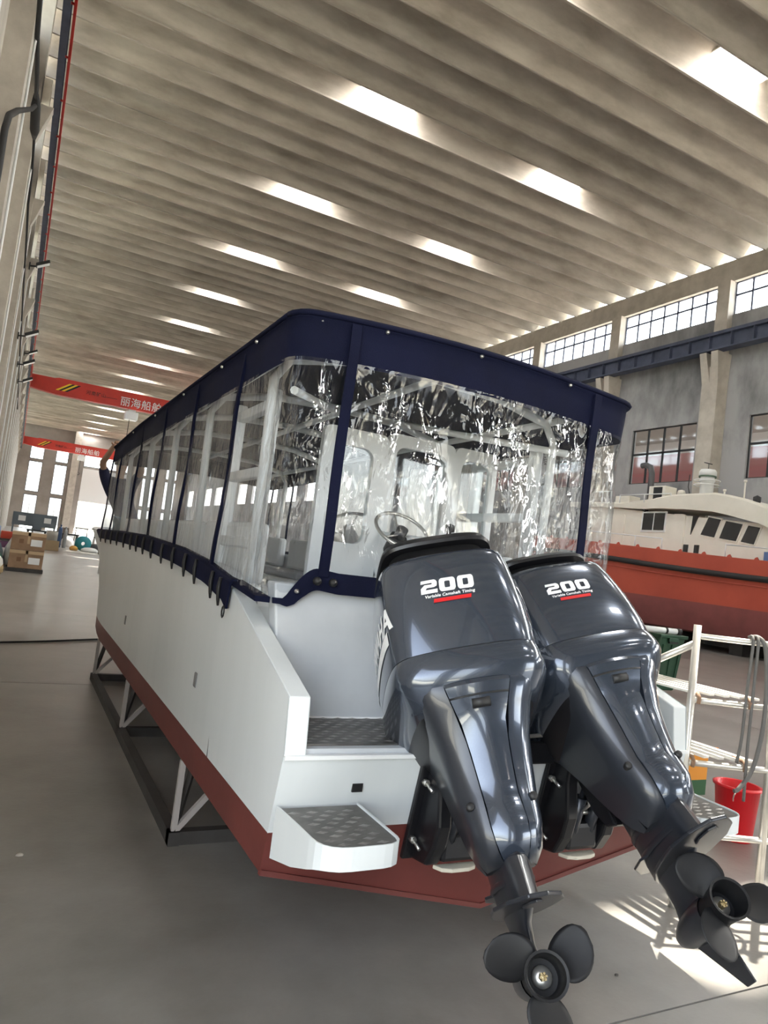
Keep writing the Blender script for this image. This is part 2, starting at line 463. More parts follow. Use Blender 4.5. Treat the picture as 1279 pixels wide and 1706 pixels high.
# ---- left wall with columns, corbels, runway beam and the red conductor rail
wall_left = struct(empty('wall_left', (-1.2, 50, 0)))
b = MB(); XL = -1.3
for y0, y1 in bays:
    if -11 < y0 and y1 < 3:        # two bays behind the camera: open doorways added to let in side daylight
        b.box(XL - .25, XL, y0, y1, 5.0, 13.6); b.box(XL - .25, XL, y0, y0 + .8, 0, 5.0); b.box(XL - .25, XL, y1 - .8, y1, 0, 5.0)
    else: b.box(XL - .25, XL, y0, y1, 0, 13.6)
    b.box(XL - .25, XL, y0, y0 + .3, 13.6, 15.); b.box(XL - .25, XL, y1 - .3, y1, 13.6, 15.)
b.build('wall_panel', MT['conc'], wall_left)
b = MB(); b.box(XL - .3, XL + .12, HY0, HY1, 15.0, 15.93); b.build('eaves_beam', MT['conc'], wall_left)
for y0, y1 in bays:
    grid_window('window_%d' % wn_i, XL - .12, y0 + .35, y1 - .3, 13.6, 15.0, 4, [14.45], MT['runway'], MT['glass'], full=False); wn_i += 1
cl = None; lp = None
for y in COLY:
    if cl is None:
        b = MB(); b.box(0, .4, -.3, .3, 0, 15.9)
        b.hexa([(.38, -.17, 11.0), (.42, -.17, 11.0), (.42, .17, 11.0), (.38, .17, 11.0)], [(.38, -.17, 11.94), (.72, -.17, 11.94), (.72, .17, 11.94), (.38, .17, 11.94)])
        cl = b.build('column', MT['conc'], wall_left); cl.matrix_basis = T(-1.3, y, 0)
        b = MB(); b.tube([(0, 0, 0), (0, 0, 12)], .022, 8); lp = b.build('lit_edge_rod', MT['white'], wall_left); lp.matrix_basis = T(-.87, y + .22, 0)  # white rods stand in for the sunlit edges of the columns
    else:
        inst(cl, 'column', wall_left, T(-1.3, y, 0))
        inst(lp, 'lit_edge_rod', wall_left, T(-.87, y + .22, 0))
b = MB(); b.box(-.60, -.46, HY0, HY1, 12.75, 12.85); b.box(-.55, -.51, HY0, HY1, 12.02, 12.75); b.box(-.60, -.46, HY0, HY1, 11.95, 12.02)
b.build('runway_beam', MT['runway'], wall_left)
b = MB(); b.box(-.42, -.36, HY0, HY1, 12.5, 12.62); 
for i in range(66):
    y = HY0 + 2 * i + .5; b.box(-.6, -.38, y, y + .04, 12.55, 12.59)
tag(b.build('conductor_rail', MT['redrail']), 'long thin red conductor rail running along the left crane beam', 'rail')

# ---- far wall
wall_far = struct(empty('wall_far', (12, HY1, 0)))
strips = [(.8, 2.7), (4.4, 6.2), (8.5, 15.5), (17.6, 19.4), (21.2, 23.0)]
bands = [(-.0, 5.2), (5.65, 10.35), (10.7, 13.1)]
b = MB(); xs = [HX0 - .3]
for a, c in strips: xs += [a, c]
xs += [HX1 + .3]
for i in range(0, len(xs), 2): b.box(xs[i], xs[i + 1], HY1, HY1 + .35, 0, 17.2)
for a, c in strips:
    b.box(a, c, HY1, HY1 + .35, 13.1, 17.2); b.box(a, c, HY1, HY1 + .35, 10.35, 10.7); b.box(a, c, HY1, HY1 + .35, 5.2, 5.65)
    if c - a > 3: b.box(a, c, HY1, HY1 + .35, 5.65, 10.35)
b.build('wall_panel', MT['farwall'], wall_far)
for x in (7.2, 16.6):
    b = MB(); b.box(x - .5, x + .5, HY1 - .7, HY1, 0, 16); b.build('column', MT['conc'], wall_far)
b = MB(); b.box(8.5, 15.5, HY1 - .12, HY1 - .02, 5.3, 10.4); b.box(8.7, 15.3, HY1 - .2, HY1 - .1, 5.2, 5.5); b.build('door_housing', MT['white'], wall_far)
for a, c in strips:
    for z0, z1 in bands:
        if c - a > 3 and z0 != 10.7: continue
        win = struct(empty('window_%d' % wn_i, ((a + c) / 2, HY1, z0))); wn_i += 1
        f = MB()
        for z in (z0 + .05, z1 - .05): f.box(a, c, HY1 + .1, HY1 + .16, z - .05, z + .05)
        for x in (a + .04, c - .04): f.box(x - .04, x + .04, HY1 + .1, HY1 + .16, z0, z1)
        f.build('frame', MT['runway'], win)
        n = 2 if c - a < 3 else 6
        for k in range(1, n):
            x = lerp(a, c, k / n); f = MB(); f.box(x - .025, x + .025, HY1 + .1, HY1 + .16, z0, z1); f.build('mullion', MT['runway'], win)
        for k in range(n):
            f = MB(); f.box(lerp(a, c, k / n) + .03, lerp(a, c, (k + 1) / n) - .03, HY1 + .12, HY1 + .135, z0 + .1, z1 - .1); f.build('pane', MT['glass'], win)

# ---- rear wall behind the camera, with a wide open doorway added to let daylight in
wall_rear = struct(empty('wall_rear', (12, HY0, 0)))
b = MB()
b.box(HX0 - .3, 7.0, HY0 - .3, HY0, 0, 17.2); b.box(18, HX1 + .3, HY0 - .3, HY0, 0, 17.2); b.box(7., 18, HY0 - .3, HY0, 7.0, 17.2)
b.build('wall_panel', MT['farwall'], wall_rear)

# ---- outside: yard and a hedge of trees beyond the far wall
b = MB(); b.box(-120, 160, -140, 320, -.45, -.32); yard = b.build('ground_outside', mat('yard_ground', (.36, .35, .31), .9, col2=(.3, .3, .25), scale=.1)); struct(yard)
# ================================================================== THE PASSENGER BOAT
CX, HB = 2.05, 1.065
boat = thing('passenger_boat', (CX, 6.5, .27), 'white passenger boat with red bottom and navy clear-sided canopy on a steel cradle', 'boat')
def ytr(z): return 2.48 + (.90 - z) * .2           # raked transom
# station tables: y -> half breadth at sheer, half breadth at chine, z of sheer, chine, keel
T_hs = [(2.4, HB), (10.7, HB), (11.2, 1.0), (11.7, .76), (12.1, .4), (12.3, .04)]
T_hc = [(2.4, HB), (8.4, HB), (9.2, 1.02), (10.0, .88), (10.8, .65), (11.5, .4), (12.3, .03)]
T_zs = [(2.4, 1.43), (3.48, 1.43), (4.0, 1.49), (4.7, 1.535), (6.2, 1.58), (7.7, 1.585), (9.7, 1.57), (12.3, 1.66)]
T_zc = [(2.4, .455), (8.4, .45), (9.2, .50), (10.0, .62), (10.8, .85), (11.5, 1.15), (12.3, 1.5)]
T_zk = [(2.4, .20), (8.5, .20), (9.6, .34), (10.6, .55), (11.5, .9), (12.3, 1.45)]
stn = [2.42, 3.0, 3.48, 4.0, 4.7, 5.5, 6.2, 7.0, 7.7, 8.2, 8.6, 9.0, 9.4, 9.8, 10.3, 10.7, 11.1, 11.5, 11.8, 12.1, 12.3]
def zw(y): return max(.61, interp(T_zc, y) + .012)
def side_pts(y, s):
    """keel, mid bottom, chine, paint line, mid side, sheer"""
    hs, hc, zs, zc, zk = (interp(t, y) for t in (T_hs, T_hc, T_zs, T_zc, T_zk))
    z1 = zw(y); P = []
    for k in range(4): P.append((hc * k / 3, lerp(zk, zc, (k / 3) ** 1.0)))
    f = (z1 - zc) / max(zs - zc, .05)
    P.append((lerp(hc, hs, f), z1))
    for k in (1, 2, 3): P.append((lerp(lerp(hc, hs, f), hs, k / 3), lerp(z1, zs, k / 3)))
    out = []
    for h, z in P:
        yy = y
        if y == stn[0]: yy = ytr(z)
        out.append((CX + s * h, yy, z))
    return out
for s, nm in ((-1, 'port'), (1, 'starboard')):
    rows = [side_pts(y, s) for y in stn]
    b = MB(); b.loft([r[:5] for r in rows], False, False); b.build('hull_bottom', MT['antifoul'], boat, auto=25)
    # top side: stops at the sloping wing top near the stern
    b = MB(); b.loft([r[4:] for r in rows[2:]], False, False)
    x = CX + s * HB
    y61 = ytr(.61)
    side = [(x, 3.48, .61), (x, y61, .61), (x, ytr(.9), .9), (x, 2.505, 1.115), (x, 3.45, 1.43), (x, 3.48, 1.43)]
    cols = []
    for y in (ytr(.9), 2.505, y61, 2.7, 2.9, 3.1, 3.3, 3.45, 3.48):
        zb = .61 if y >= y61 else .9 - (y - 2.48) / .2
        zt = interp([(2.48, .905), (2.505, 1.115), (3.45, 1.43), (3.48, 1.43)], y)
        cols.append([(x, y, lerp(zb, zt, k / 4)) for k in range(5)])
    b.loft(cols, False, False, smooth=False)
    b.build('hull_side', MT['hull'], boat, auto=25)
    # wing beside the engine well
    xi = CX + s * (HB - .09)
    prof = [(ytr(.9), .9), (2.505, 1.115), (3.45, 1.43), (3.52, 1.43), (3.52, .9)]
    b = MB(); b.hexa([(x - s * .003, p[0], p[1]) for p in prof], [(xi, p[0], p[1]) for p in prof]); b.build('quarter_wing', MT['hull'], boat, bevel=.006)
    # gunwale cap
    b = MB()
    rings = []
    for y in stn[2:]:
        hs, zs = interp(T_hs, y), interp(T_zs, y)
        i = max(hs - .16, .01)
        rings.append([(CX + s * hs, y, zs), (CX + s * (hs + .012), y, zs - .01), (CX + s * hs, y, zs + .015), (CX + s * i, y, zs + .015), (CX + s * i, y, zs - .02)])
    b.loft(rings, True, True, smooth=False); b.build('gunwale', MT['hull'], boat)
    b = MB(); b.loft([[(CX + s * (max(interp(T_hs, y) - .15, .01)), y, interp(T_zs, y)), (CX + s * (max(interp(T_hs, y) - .15, .01)), y, 1.0)] for y in stn[2:16]], False, False)
    b.build('inner_side', MT['inner'], boat)
    # bottom lip (spray edge) of the transom
# transom
b = MB()
def trp(x, z): return (x, ytr(z), z)
b.add([trp(CX - HB, .61), trp(CX + HB, .61), trp(CX + HB, .90), trp(CX - HB, .90)], [(0, 1, 2, 3)])
b.add([(CX - HB, ytr(.9), .9), (CX + HB, ytr(.9), .9), (CX + HB, 2.56, .905), (CX - HB, 2.56, .905)], [(0, 1, 2, 3)])
b.build('transom', MT['hull'], boat)
b = MB(); b.add([trp(CX - HB, .61), trp(CX + HB, .61), trp(CX + HB, .455), trp(CX, .20), trp(CX - HB, .455)], [(0, 1, 2, 3, 4)]); b.build('transom_bottom', MT['antifoul'], boat)
b = MB()
for s in (-1, 1): b.bar(trp(CX, .202), trp(CX + s * HB, .457), .02, .02)
b.build('bottom_lip', MT['antifoul'], boat)
b = MB(); b.box(CX - HB + .002, CX + HB - .002, ytr(.9) - .012, ytr(.9) + .012, .893, .908); b.build('transom_weld', MT['white'], boat)
# engine well floor with tread plate and flange
b = MB(); b.box(CX - HB + .085, CX + HB - .085, 2.5, 2.54, .90, .925); b.build('well_flange', MT['inner'], boat)
def tread(name, poly, z, parent, th=.006, step=.072):
    """tread plate: thin sheet plus raised lozenges joined as one fine-relief part"""
    xs = [p[0] for p in poly]; ysq = [p[1] for p in poly]
    b = MB(); b.prism(poly, z - th, z); o = b.build(name, MT['tread'], parent)
    def inside(px, py):
        c = False
        for (ax, ay), (bx, by) in zip(poly, poly[1:] + poly[:1]):
            if (ay > py) != (by > py) and px < (bx - ax) * (py - ay) / (by - ay) + ax: c = not c
        return c
    d = MB(); n = 0
    y = min(ysq) + step / 2
    row = 0
    while y < max(ysq):
        x = min(xs) + step / 2 + (step / 2 if row % 2 else 0)
        while x < max(xs):
            if all(inside(x + ex, y + ey) for ex, ey in ((.03, 0), (-.03, 0), (0, .02), (0, -.02))):
                l, w = (.026, .012)
                q = [(x - l, y, z), (x, y - w, z), (x + l, y, z), (x, y + w, z), (x, y, z + .004)]
                d.add(q, [(0, 1, 4), (1, 2, 4), (2, 3, 4), (3, 0, 4)])
            x += step
        y += step / 2; row += 1
    lo = d.build('raised_lozenges', MT['lozenge'], o); lo['kind'] = 'stuff'
    return o
tread('tread_floor', [(CX - HB + .09, 2.54), (CX + HB - .09, 2.54), (CX + HB - .09, 3.0), (CX - HB + .09, 3.0)], .932, boat)
# bulkhead at the front of the well
bx0, bx1 = CX - HB + .09, CX + HB - .09
b = MB(); b.hexa([(bx0 + .04, 2.945, .925), (bx1 - .04, 2.945, .925), (bx1 - .04, 3.0, .925), (bx0 + .04, 3.0, .925)],
                 [(bx0, 3.09, 1.50), (bx1, 3.09, 1.50), (bx1, 3.2, 1.50), (bx0, 3.2, 1.50)])
b.build('well_bulkhead', MT['inner'], boat, bevel=.01)
b = MB(); b.tube([(bx0 + .05, 2.942, .934), (bx1 - .05, 2.942, .934)], .006, 6); b.build('weld_bead', MT['white'], boat)
# drains
for (x, z) in ((1.313, .775), (CX * 2 - 1.313, .775)):
    b = MB(); b.box(x - .022, x + .022, ytr(z) - .006, ytr(z) + .01, z - .016, z + .016); o = b.build('drain_hole', MT['black'], boat)
for (y, z) in ((6.59, .867), (3.89, .895)):
    b = MB(); b.box(CX - HB - .006, CX - HB + .02, y - .025, y + .03, z - .04, z + .04); b.build('side_scupper', mat('scupper_grey', (.16, .165, .17), .5), boat, bevel=.008)

# swim steps either side
for s in (-1, 1):
    def m(x): return CX + s * (x - CX)
    poly = [(.99, 2.5), (1.32, 2.5), (1.318, 2.17), (1.312, 2.145), (1.298, 2.124), (1.272, 2.112), (1.24, 2.108), (1.12, 2.105), (1.08, 2.109), (1.048, 2.121), (1.025, 2.142), (1.012, 2.17), (1.007, 2.21), (1.002, 2.33)]
    b = MB()
    zt = .722
    zb = [.535, .60, .655, .65, .648, .646, .645, .645, .645, .645, .642, .634, .618, .575]
    n = len(poly)
    outer_t = [(m(x), y, zt) for x, y in poly]; outer_b = [(m(x), y, z) for (x, y), z in zip(poly, zb)]
    c = (sum(p[0] for p in poly) / n, sum(p[1] for p in poly) / n)
    inn = [(lerp(x, c[0], .05), lerp(y, c[1], .05)) for x, y in poly]
    in_t = [(m(x), y, zt) for x, y in inn]; in_b = [(m(x), y, z + .01) for (x, y), z in zip(inn, zb)]
    for k in range(n):
        j = (k + 1) % n
        if k == 0: continue
        b.add([outer_b[k], outer_b[j], outer_t[j], outer_t[k]], [(0, 1, 2, 3)]); b.add([in_b[k], in_b[j], in_t[j], in_t[k]], [(0, 1, 2, 3)])
        b.add([outer_t[k], outer_t[j], in_t[j], in_t[k]], [(0, 1, 2, 3)]); b.add([outer_b[k], outer_b[j], in_b[j], in_b[k]], [(0, 1, 2, 3)])
    st = b.build('swim_step', MT['hull'], boat, label='white rounded swim step at the %s corner of the stern' % ('left' if s < 0 else 'right'))
    tread('tread_plate', [(m(x), y) for x, y in inn][::s if s < 0 else 1], zt - .006, st)

# ---------------------------------------------------------------- canopy
def cz(x, y):     # roof surface
    u = (x - CX) / 1.05
    return interp([(3.0, 2.74), (3.8, 2.735), (5, 2.735), (7.5, 2.72), (9.6, 2.66)], y) + .055 * (1 - u * u)
CY0, CY1, CW = 3.05, 9.55, 1.05
def outline(n=5, inset=0.):
    """plan outline of the canopy, rounded corners, anticlockwise from the aft-left"""
    pts = []
    r = .10
    for (cx, cy, a0) in ((CX - CW + r, CY0 + r, PI), (CX + CW - r, CY0 + r, 1.5 * PI), (CX + CW - r, CY1 - r, 0), (CX - CW + r, CY1 - r, .5 * PI)):
        for k in range(n):
            a = a0 + (PI / 2) * k / (n - 1)
            pts.append((cx + (r - inset) * math.cos(a), cy + (r - inset) * math.sin(a)))
    return pts
b = MB()
nx, ny = 12, 26
g = []
for j in range(ny + 1):
    for i in range(nx + 1):
        x = CX - CW + 2 * CW * i / nx; y = CY0 + (CY1 - CY0) * j / ny
        if i in (0, nx) and j in (0, ny): x = CX + (x - CX) * .97; y += .03 if j == 0 else -.03
        g.append((x, y, cz(x, y) + .006 * math.sin(y * 7)))
b.add(g, [(j * (nx + 1) + i, j * (nx + 1) + i + 1, (j + 1) * (nx + 1) + i + 1, (j + 1) * (nx + 1) + i) for j in range(ny) for i in range(nx)], 0, True)
b.build('canopy_roof', MT['navy'], boat)
def resample(pts, step):
    out = []
    for a, c in zip(pts, pts[1:] + pts[:1]):
        d = math.dist(a, c); n = max(1, int(d / step))
        out += [(lerp(a[0], c[0], k / n), lerp(a[1], c[1], k / n)) for k in range(n)]
    return out
oc = resample(outline(), .12)
def wob(x, y, z): return .008 * math.sin(x * 9 + z * 3) * math.sin(y * 6 + 1.3 * z)
b = MB()
def val_row(dz, off):
    r = []
    for x, y in oc:
        dx, dy = x - CX, y - (CY0 + CY1) / 2
        k = 1 + off / 1.05
        z = cz(x, y) + dz
        w = wob(x, y, z) if dz < -.05 else 0
        r.append((CX + dx * (1 + (off + w) / 1.05), y + (off + w) * (1 if dy > 0 else -1) * (1 if abs(dy) > 3.1 else 0), z))
    return r
b.loft([val_row(.012, -.02), val_row(.006, .012), val_row(-.03, .016), val_row(-.04, .006), val_row(-.10, .004), val_row(-.16, .0), val_row(-.225, -.004)], False, True)
b.build('canopy_valance', MT['navy'], boat, auto=50)
b = MB(); b.tube([(p[0], p[1], p[2]) for p in val_row(-.012, .016)] + [val_row(-.012, .016)[0]], .014, 6); b.build('edge_piping', MT['navy'], boat)
# snaps on the valance
for x, y in [(1.45, CY0), (2.0, CY0), (2.6, CY0), (1.12, CY0 + .02), (CX - CW, 3.6), (CX - CW, 4.3), (CX - CW, 5.4), (CX - CW, 6.6), (CX - CW, 7.9)]:
    b = MB(); ax = 'y' if abs(y - CY0) < .1 else 'x'
    o_ = -.026
    b.lathe([(0, o_ - .004), (.008, o_), (.01, o_ + .01)], (x, y, cz(x, y) - .035), ax, 10); b.build('press_stud', MT['bright'], boat)

# bottom line of the curtain
def botz(x, y):
    if y > 3.5: return interp(T_zs, y) + .03
    if abs(x - CX) > .93: return lerp(1.42, 1.46, (y - 3.05) / .45)
    e = min(1, max(0, (.93 - abs(x - CX)) / .15))
    return 1.42 + .15 * math.sin(e * PI / 2) - .012 * max(0, min(1, (.78 - abs(x - CX)) / .1))
def curtain(name, pts, m, nz=26, amp=.012, seedv=0., label=None, crumple=None):
    """pts: top outline points in plan -> hanging sheet down to the bottom line"""
    b = MB(); rings = []
    fine = []
    for a, c in zip(pts, pts[1:]):
        n = max(2, int(math.dist(a, c) / (.022 if crumple else .05)))
        fine += [(lerp(a[0], c[0], k / n), lerp(a[1], c[1], k / n)) for k in range(n)]
    fine.append(pts[-1])
    N = len(fine) - 1
    for j in range(nz + 1):
        t = j / nz; row = []
        for i, (x, y) in enumerate(fine):
            zt = cz(x, y) - .21; zb = botz(x, y)
            z = lerp(zt, zb, t)
            gx = CX + (x - CX) * lerp(1.0, 1.012, t) if y > 3.3 else x
            gy = y + .03 * t if y < 3.2 else y
            e = min(1, i / N * 12, (N - i) / N * 12) * min(1, t * 8, (1 - t) * 8)
            w = math.sin(11 * (x + y) + 3 * math.sin(2.1 * z + seedv) + seedv) + .7 * math.sin(23 * (x - y) + 5 * z + 2 * seedv) * (1 - t * .6) + .8 * math.sin(7 * z + 9 * x + 4 * y + seedv) * (.3 + .7 * (t < .4))
            w *= amp
            if crumple:      # creases left from folding: ridged noise, strongest where the sheet was bunched
                p = Vector((x * 7 + seedv, y * 7, z * 4.5))
                q = p + Vector((noise.noise(p * .7), noise.noise(p * .7 + Vector((9, 0, 0))), noise.noise(p * .7 + Vector((0, 9, 0))))) * .9
                rdg = (1 - abs(noise.noise(q)) * 2) + .5 * (1 - abs(noise.noise(q * 2.1)) * 2)
                w += crumple(x, y, t) * rdg * .022
            w *= e
            if y > CY0 + .12: gx += w if x < CX else -w
            else: gy += w
            row.append((gx, gy, z))
        rings.append(row)
    b.loft(rings, False, False)
    return b.build(name, m, boat, label=label)
seams = [3.85, 4.95, 6.1, 7.3, 8.7, 9.5]
xl, xr = CX - CW, CX + CW
XA = .76                                                     # aft zips at CX -/+ XA
def strap(name, x0, y0, x1, y1, w, ax):
    b = MB(); n = 14; P = []
    for k in range(n + 1):
        t = k / n; x, y = lerp(x0, x1, t), lerp(y0, y1, t)
        z = lerp(cz(x0, y0) - .03, botz(x1, y1) - .02, t)
        wv = .006 * math.sin(9 * t + x0 * 5 + y0)
        P.append((x + (wv if ax == 'y' else 0), y + (wv if ax == 'x' else 0), z))
    rings = []
    for p in P:
        if ax == 'x': rings.append([(p[0] - w / 2, p[1] - .008, p[2]), (p[0] + w / 2, p[1] - .008, p[2]), (p[0] + w / 2, p[1] + .004, p[2]), (p[0] - w / 2, p[1] + .004, p[2])])
        else: rings.append([(p[0] - .008, p[1] - w / 2, p[2]), (p[0] - .008, p[1] + w / 2, p[2]), (p[0] + .008, p[1] + w / 2, p[2]), (p[0] + .008, p[1] - w / 2, p[2])])
    b.loft(rings, True, True, smooth=False)
    return b.build(name, MT['navy'], boat)
for s in (-1, 1):
    xs_ = CX + s * CW
    for q, (a, c) in enumerate(zip(seams, seams[1:])):
        curtain('clear_side_panel', [(xs_, a), (xs_, c)], MT['vinyl'], 18, .007, q * 1.7 + s)
    for y in seams: strap('side_seam', xs_, y, CX + s * CW * 1.012, y + .05, .035, 'y')
    # corner panel: from the side seam round the corner to the aft zip
    r = .1
    arc = [(CX + s * (CW - r + r * math.cos(a)), CY0 + r - r * math.sin(a)) for a in (0, PI / 8, PI / 4, 3 * PI / 8, PI / 2)]
    curtain('clear_corner_panel', [(xs_, seams[0])] + arc + [(CX + s * XA, CY0)], MT['vinyl'] if s < 0 else MT['vinylaft'], 64, .008, .4 + s, crumple=lambda x, y, t: 1.5 * math.exp(-((y - 3.22) / .09) ** 2) * (abs(x - CX) > .9) * max(0, 1.15 - t * 1.1) + .12)
    strap('aft_zip_seam', CX + s * XA, CY0 - .012, CX + s * (XA + .0), CY0 + .01, .05, 'x')
curtain('clear_aft_panel', [(CX - XA, CY0), (CX + XA, CY0)], MT['vinylaft'], 70, .012, 2.2, crumple=lambda x, y, t: .25 * (1 - t) + 1.2 * math.exp(-((x - 1.52) / .17) ** 2 - ((t - .30) / .30) ** 2) + .8 * math.exp(-((t - .08) / .14) ** 2))
curtain('clear_front_panel', [(xl, CY1), (xr, CY1)], MT['vinyl'], 8, .006, 1.1)
# navy lower skirt on the well bulkhead and over the quarter wings
b = MB(); n = 120; top = []; bot = []
for k in range(n + 1):
    x = lerp(CX - .985, CX + .985, k / n); e = abs(x - CX)
    y = CY0 + .012
    zt = botz(x, CY0) + .012
    h = interp([(0, .095), (.78, .098), (.84, .10), (.89, .085), (.92, .05), (.94, .026), (1.1, .022)], e)
    top.append((x, y - .004, zt)); bot.append((x, y - .016 - .003 * math.sin(x * 17), zt - h))
b.loft([top, bot], False, False); b.loft([[(p[0], p[1] + .012, p[2]) for p in top], [(p[0], p[1] + .012, p[2]) for p in bot]], False, False)
b.build('aft_skirt', MT['navy'], boat)
for s in (-1, 1):
    b = MB(); b.loft([[(CX + s * 1.0, y, botz(CX + s * 1.04, y) + .014), (CX + s * 1.07, y, botz(CX + s * 1.04, y) + .014), (CX + s * 1.07, y, botz(CX + s * 1.04, y) - .01), (CX + s * 1.0, y, botz(CX + s * 1.04, y) - .012)] for y in (3.05, 3.2, 3.35, 3.5)], True, True, smooth=False)
    b.build('wing_border', MT['navy'], boat)
    # long skirt over the gunwale with its tie tabs
    b = MB(); rings = []
    for k in range(70):
        y = lerp(3.42, 9.85, k / 69); z = interp(T_zs, y); hs = interp(T_hs, y)
        drop = .115 if k else .15
        x0, x1 = CX + s * (hs - .02), CX + s * (hs + .022 + .004 * math.sin(y * 11))
        f = min(1, (69 - k) / 5 + .25)
        rings.append([(x0, y, z + .05), (CX + s * (hs + .012), y, z + .045), (x1, y, z + .03), (x1 + s * .004, y, z - drop * f + .05), (x1 - s * .006, y, z - drop * f + .052), (CX + s * (hs + .01), y, z + .022), (x0, y, z + .03)])
    b.loft(rings, True, True, smooth=False); b.build('gunwale_skirt', MT['navy'], boat)
    for y in [3.55, 3.72, 4.12, 4.42, 4.8, 5.2, 5.64, 6.04, 6.4, 6.75, 7.2, 7.7, 8.2, 8.7, 9.2]:
        z = interp(T_zs, y); x = CX + s * (interp(T_hs, y) + .032)
        b = MB(); b.tube([(x, y, z + .035), (x + s * .004, y + .004, z - .02), (x + s * .002, y - .006, z - .075), (x - s * .004, y + .006, z - .105)], [.009, .012, .009, .006], 6); b.build('tie_tab', MT['black'], boat)
    for y in (3.44,):
        z = interp(T_zs, y); x = CX + s * (HB + .03)
        b = MB(); b.tube([(x, y + .02 * math.cos(a), z - .115 + .028 * math.sin(a)) for a in [k * PI / 4 for k in range(9)]], .004, 6); b.build('tie_ring', MT['black'], boat)
for x in (CX - XA - .03, CX - XA + .05, CX + XA - .05, CX + XA + .03):
    b = MB(); b.lathe([(0, -.02), (.016, -.012), (.02, .0), (.02, .01)], (x, CY0 - .01, 1.525), 'y', 12); b.build('turn_button', MT['black'], boat)
b = MB(); b.lathe([(0, -.012), (.009, -.006), (.011, .01)], (1.17, CY0 - .008, 1.47), 'y', 10); b.build('press_stud', MT['bright'], boat)

# ---------------------------------------------------------------- inside
b = MB(); b.box(CX - .93, CX + .93, 3.1, 10.2, .96, 1.0); b.build('cockpit_floor', MT['inner'], boat)
b = MB(); b.loft([[(CX - min(interp(T_hs, y), .9) + .01, y, .96), (CX + min(interp(T_hs, y), .9) - .01, y, .96)] for y in (9.6, 10, 10.4, 10.8, 11.2, 11.6)], False, False); b.build('bow_deck', MT['inner'], boat)
b = MB(); b.loft([[(CX - interp(T_hs, y) + .01, y, interp(T_zs, y) - .03), (CX + interp(T_hs, y) - .01, y, interp(T_zs, y) - .03)] for y in (11.2, 11.5, 11.8, 12.05, 12.28)], False, False); b.build('fore_deck', MT['inner'], boat)
b = MB()
for y in (3.6, 4.95, 6.1, 7.3, 8.7):      # hoops over the cockpit
    hp = []
    for s in (-1, 1):
        hp.append(s)
    zt = cz(CX, y) - .035
    path = [(CX - .93, y, 1.45), (CX - .95, y, zt - .22), (CX - .87, y, zt - .1), (CX - .5, y, zt - .02), (CX, y, zt), (CX + .5, y, zt - .02), (CX + .87, y, zt - .1), (CX + .95, y, zt - .22), (CX + .93, y, 1.45)]
    h = MB(); h.tube(path, .027, 10); h.build('canopy_hoop', MT['white'], boat)
for s in (-1, 1):
    h = MB(); h.tube([(CX + s * .9, 3.3, cz(CX + s * .9, 3.3) - .08), (CX + s * .9, 9.4, cz(CX + s * .9, 9.4) - .08)], .024, 8); h.build('roof_rail', MT['white'], boat)
h = MB(); h.tube([(CX, 3.2, cz(CX, 3.2) - .05), (CX, 9.4, cz(CX, 9.4) - .05)], .024, 8); h.build('roof_rail', MT['white'], boat)
h = MB(); h.tube([(CX - .9, 3.4, 2.45), (CX - .2, 4.6, 2.66)], .022, 8); h.build('roof_brace', MT['white'], boat)
h = MB(); h.tube([(CX + .9, 3.4, 2.45), (CX + .2, 4.6, 2.66)], .022, 8); h.build('roof_brace', MT['white'], boat)
# benches along the port side with grey cushions
for y0, y1 in ((3.75, 4.9), (5.2, 6.4), (6.7, 7.9), (8.2, 9.2)):
    for s in (-1, 1):
        x0, x1 = sorted((CX + s * .9, CX + s * .48))
        h = MB(); h.box(x0, x1, y0, y1, 1.0, 1.36); h.build('bench_box', MT['white'], boat, bevel=.03)
        h = MB(); h.box(x0 + .02, x1 - .02, y0 + .02, y1 - .02, 1.36, 1.44); h.build('bench_cushion', mat('cushion_grey', (.42, .43, .44), .8), boat, bevel=.025)
        xa, xb = sorted((CX + s * .9, CX + s * .8))
        h = MB(); h.box(xa, xb, y0 + .02, y1 - .02, 1.44, 1.78); h.build('bench_back', MT['white'], boat, bevel=.03)
        h = MB(); h.box(x0 - .004 if s > 0 else x1 - .01, x0 + .01 if s > 0 else x1 + .004, y0 + .3, y1 - .3, 1.22, 1.27); h.build('grip_slot', MT['black'], boat)
# side frames with openings (white), both sides
for s in (-1, 1):
    x = CX + s * .9
    for y in (3.7, 4.35):
        h = MB(); h.box(x - .03, x + .03, y - .04, y + .04, 1.4, 2.5); h.build('frame_post', MT['white'], boat, bevel=.012)
    for z in (1.66, 2.05, 2.42):
        h = MB(); h.box(x - .028, x + .028, 3.7, 4.35, z - .03, z + .03); h.build('frame_rail', MT['white'], boat, bevel=.01)
# helm bulkhead with rounded openings
def rrect(x0, x1, z0, z1, r, n=5):
    P = []
    for cx, cz_, a0 in ((x1 - r, z0 + r, -PI / 2), (x1 - r, z1 - r, 0), (x0 + r, z1 - r, PI / 2), (x0 + r, z0 + r, PI)):
        for k in range(n): a = a0 + PI / 2 * k / (n - 1); P.append((cx + r * math.cos(a), cz_ + r * math.sin(a)))
    return P
def framed(name, x0, x1, z0, z1, ox0, ox1, oz0, oz1, y, th, r=.07, m='white'):
    """panel with one rounded opening"""
    o = rrect(x0, x1, z0, z1, .05); i = rrect(ox0, ox1, oz0, oz1, r)
    b = MB(); n = len(o)
    for a, c in ((o, i),):
        fo = [(p[0], y, p[1]) for p in o]; fi = [(p[0], y, p[1]) for p in i]
        bo = [(p[0], y + th, p[1]) for p in o]; bi = [(p[0], y + th, p[1]) for p in i]
        for A, B in ((fo, fi), (bo, bi), (fo, bo), (fi, bi)): b.loft([A, B], False, True, smooth=False)
    return b.build(name, MT[m], boat)
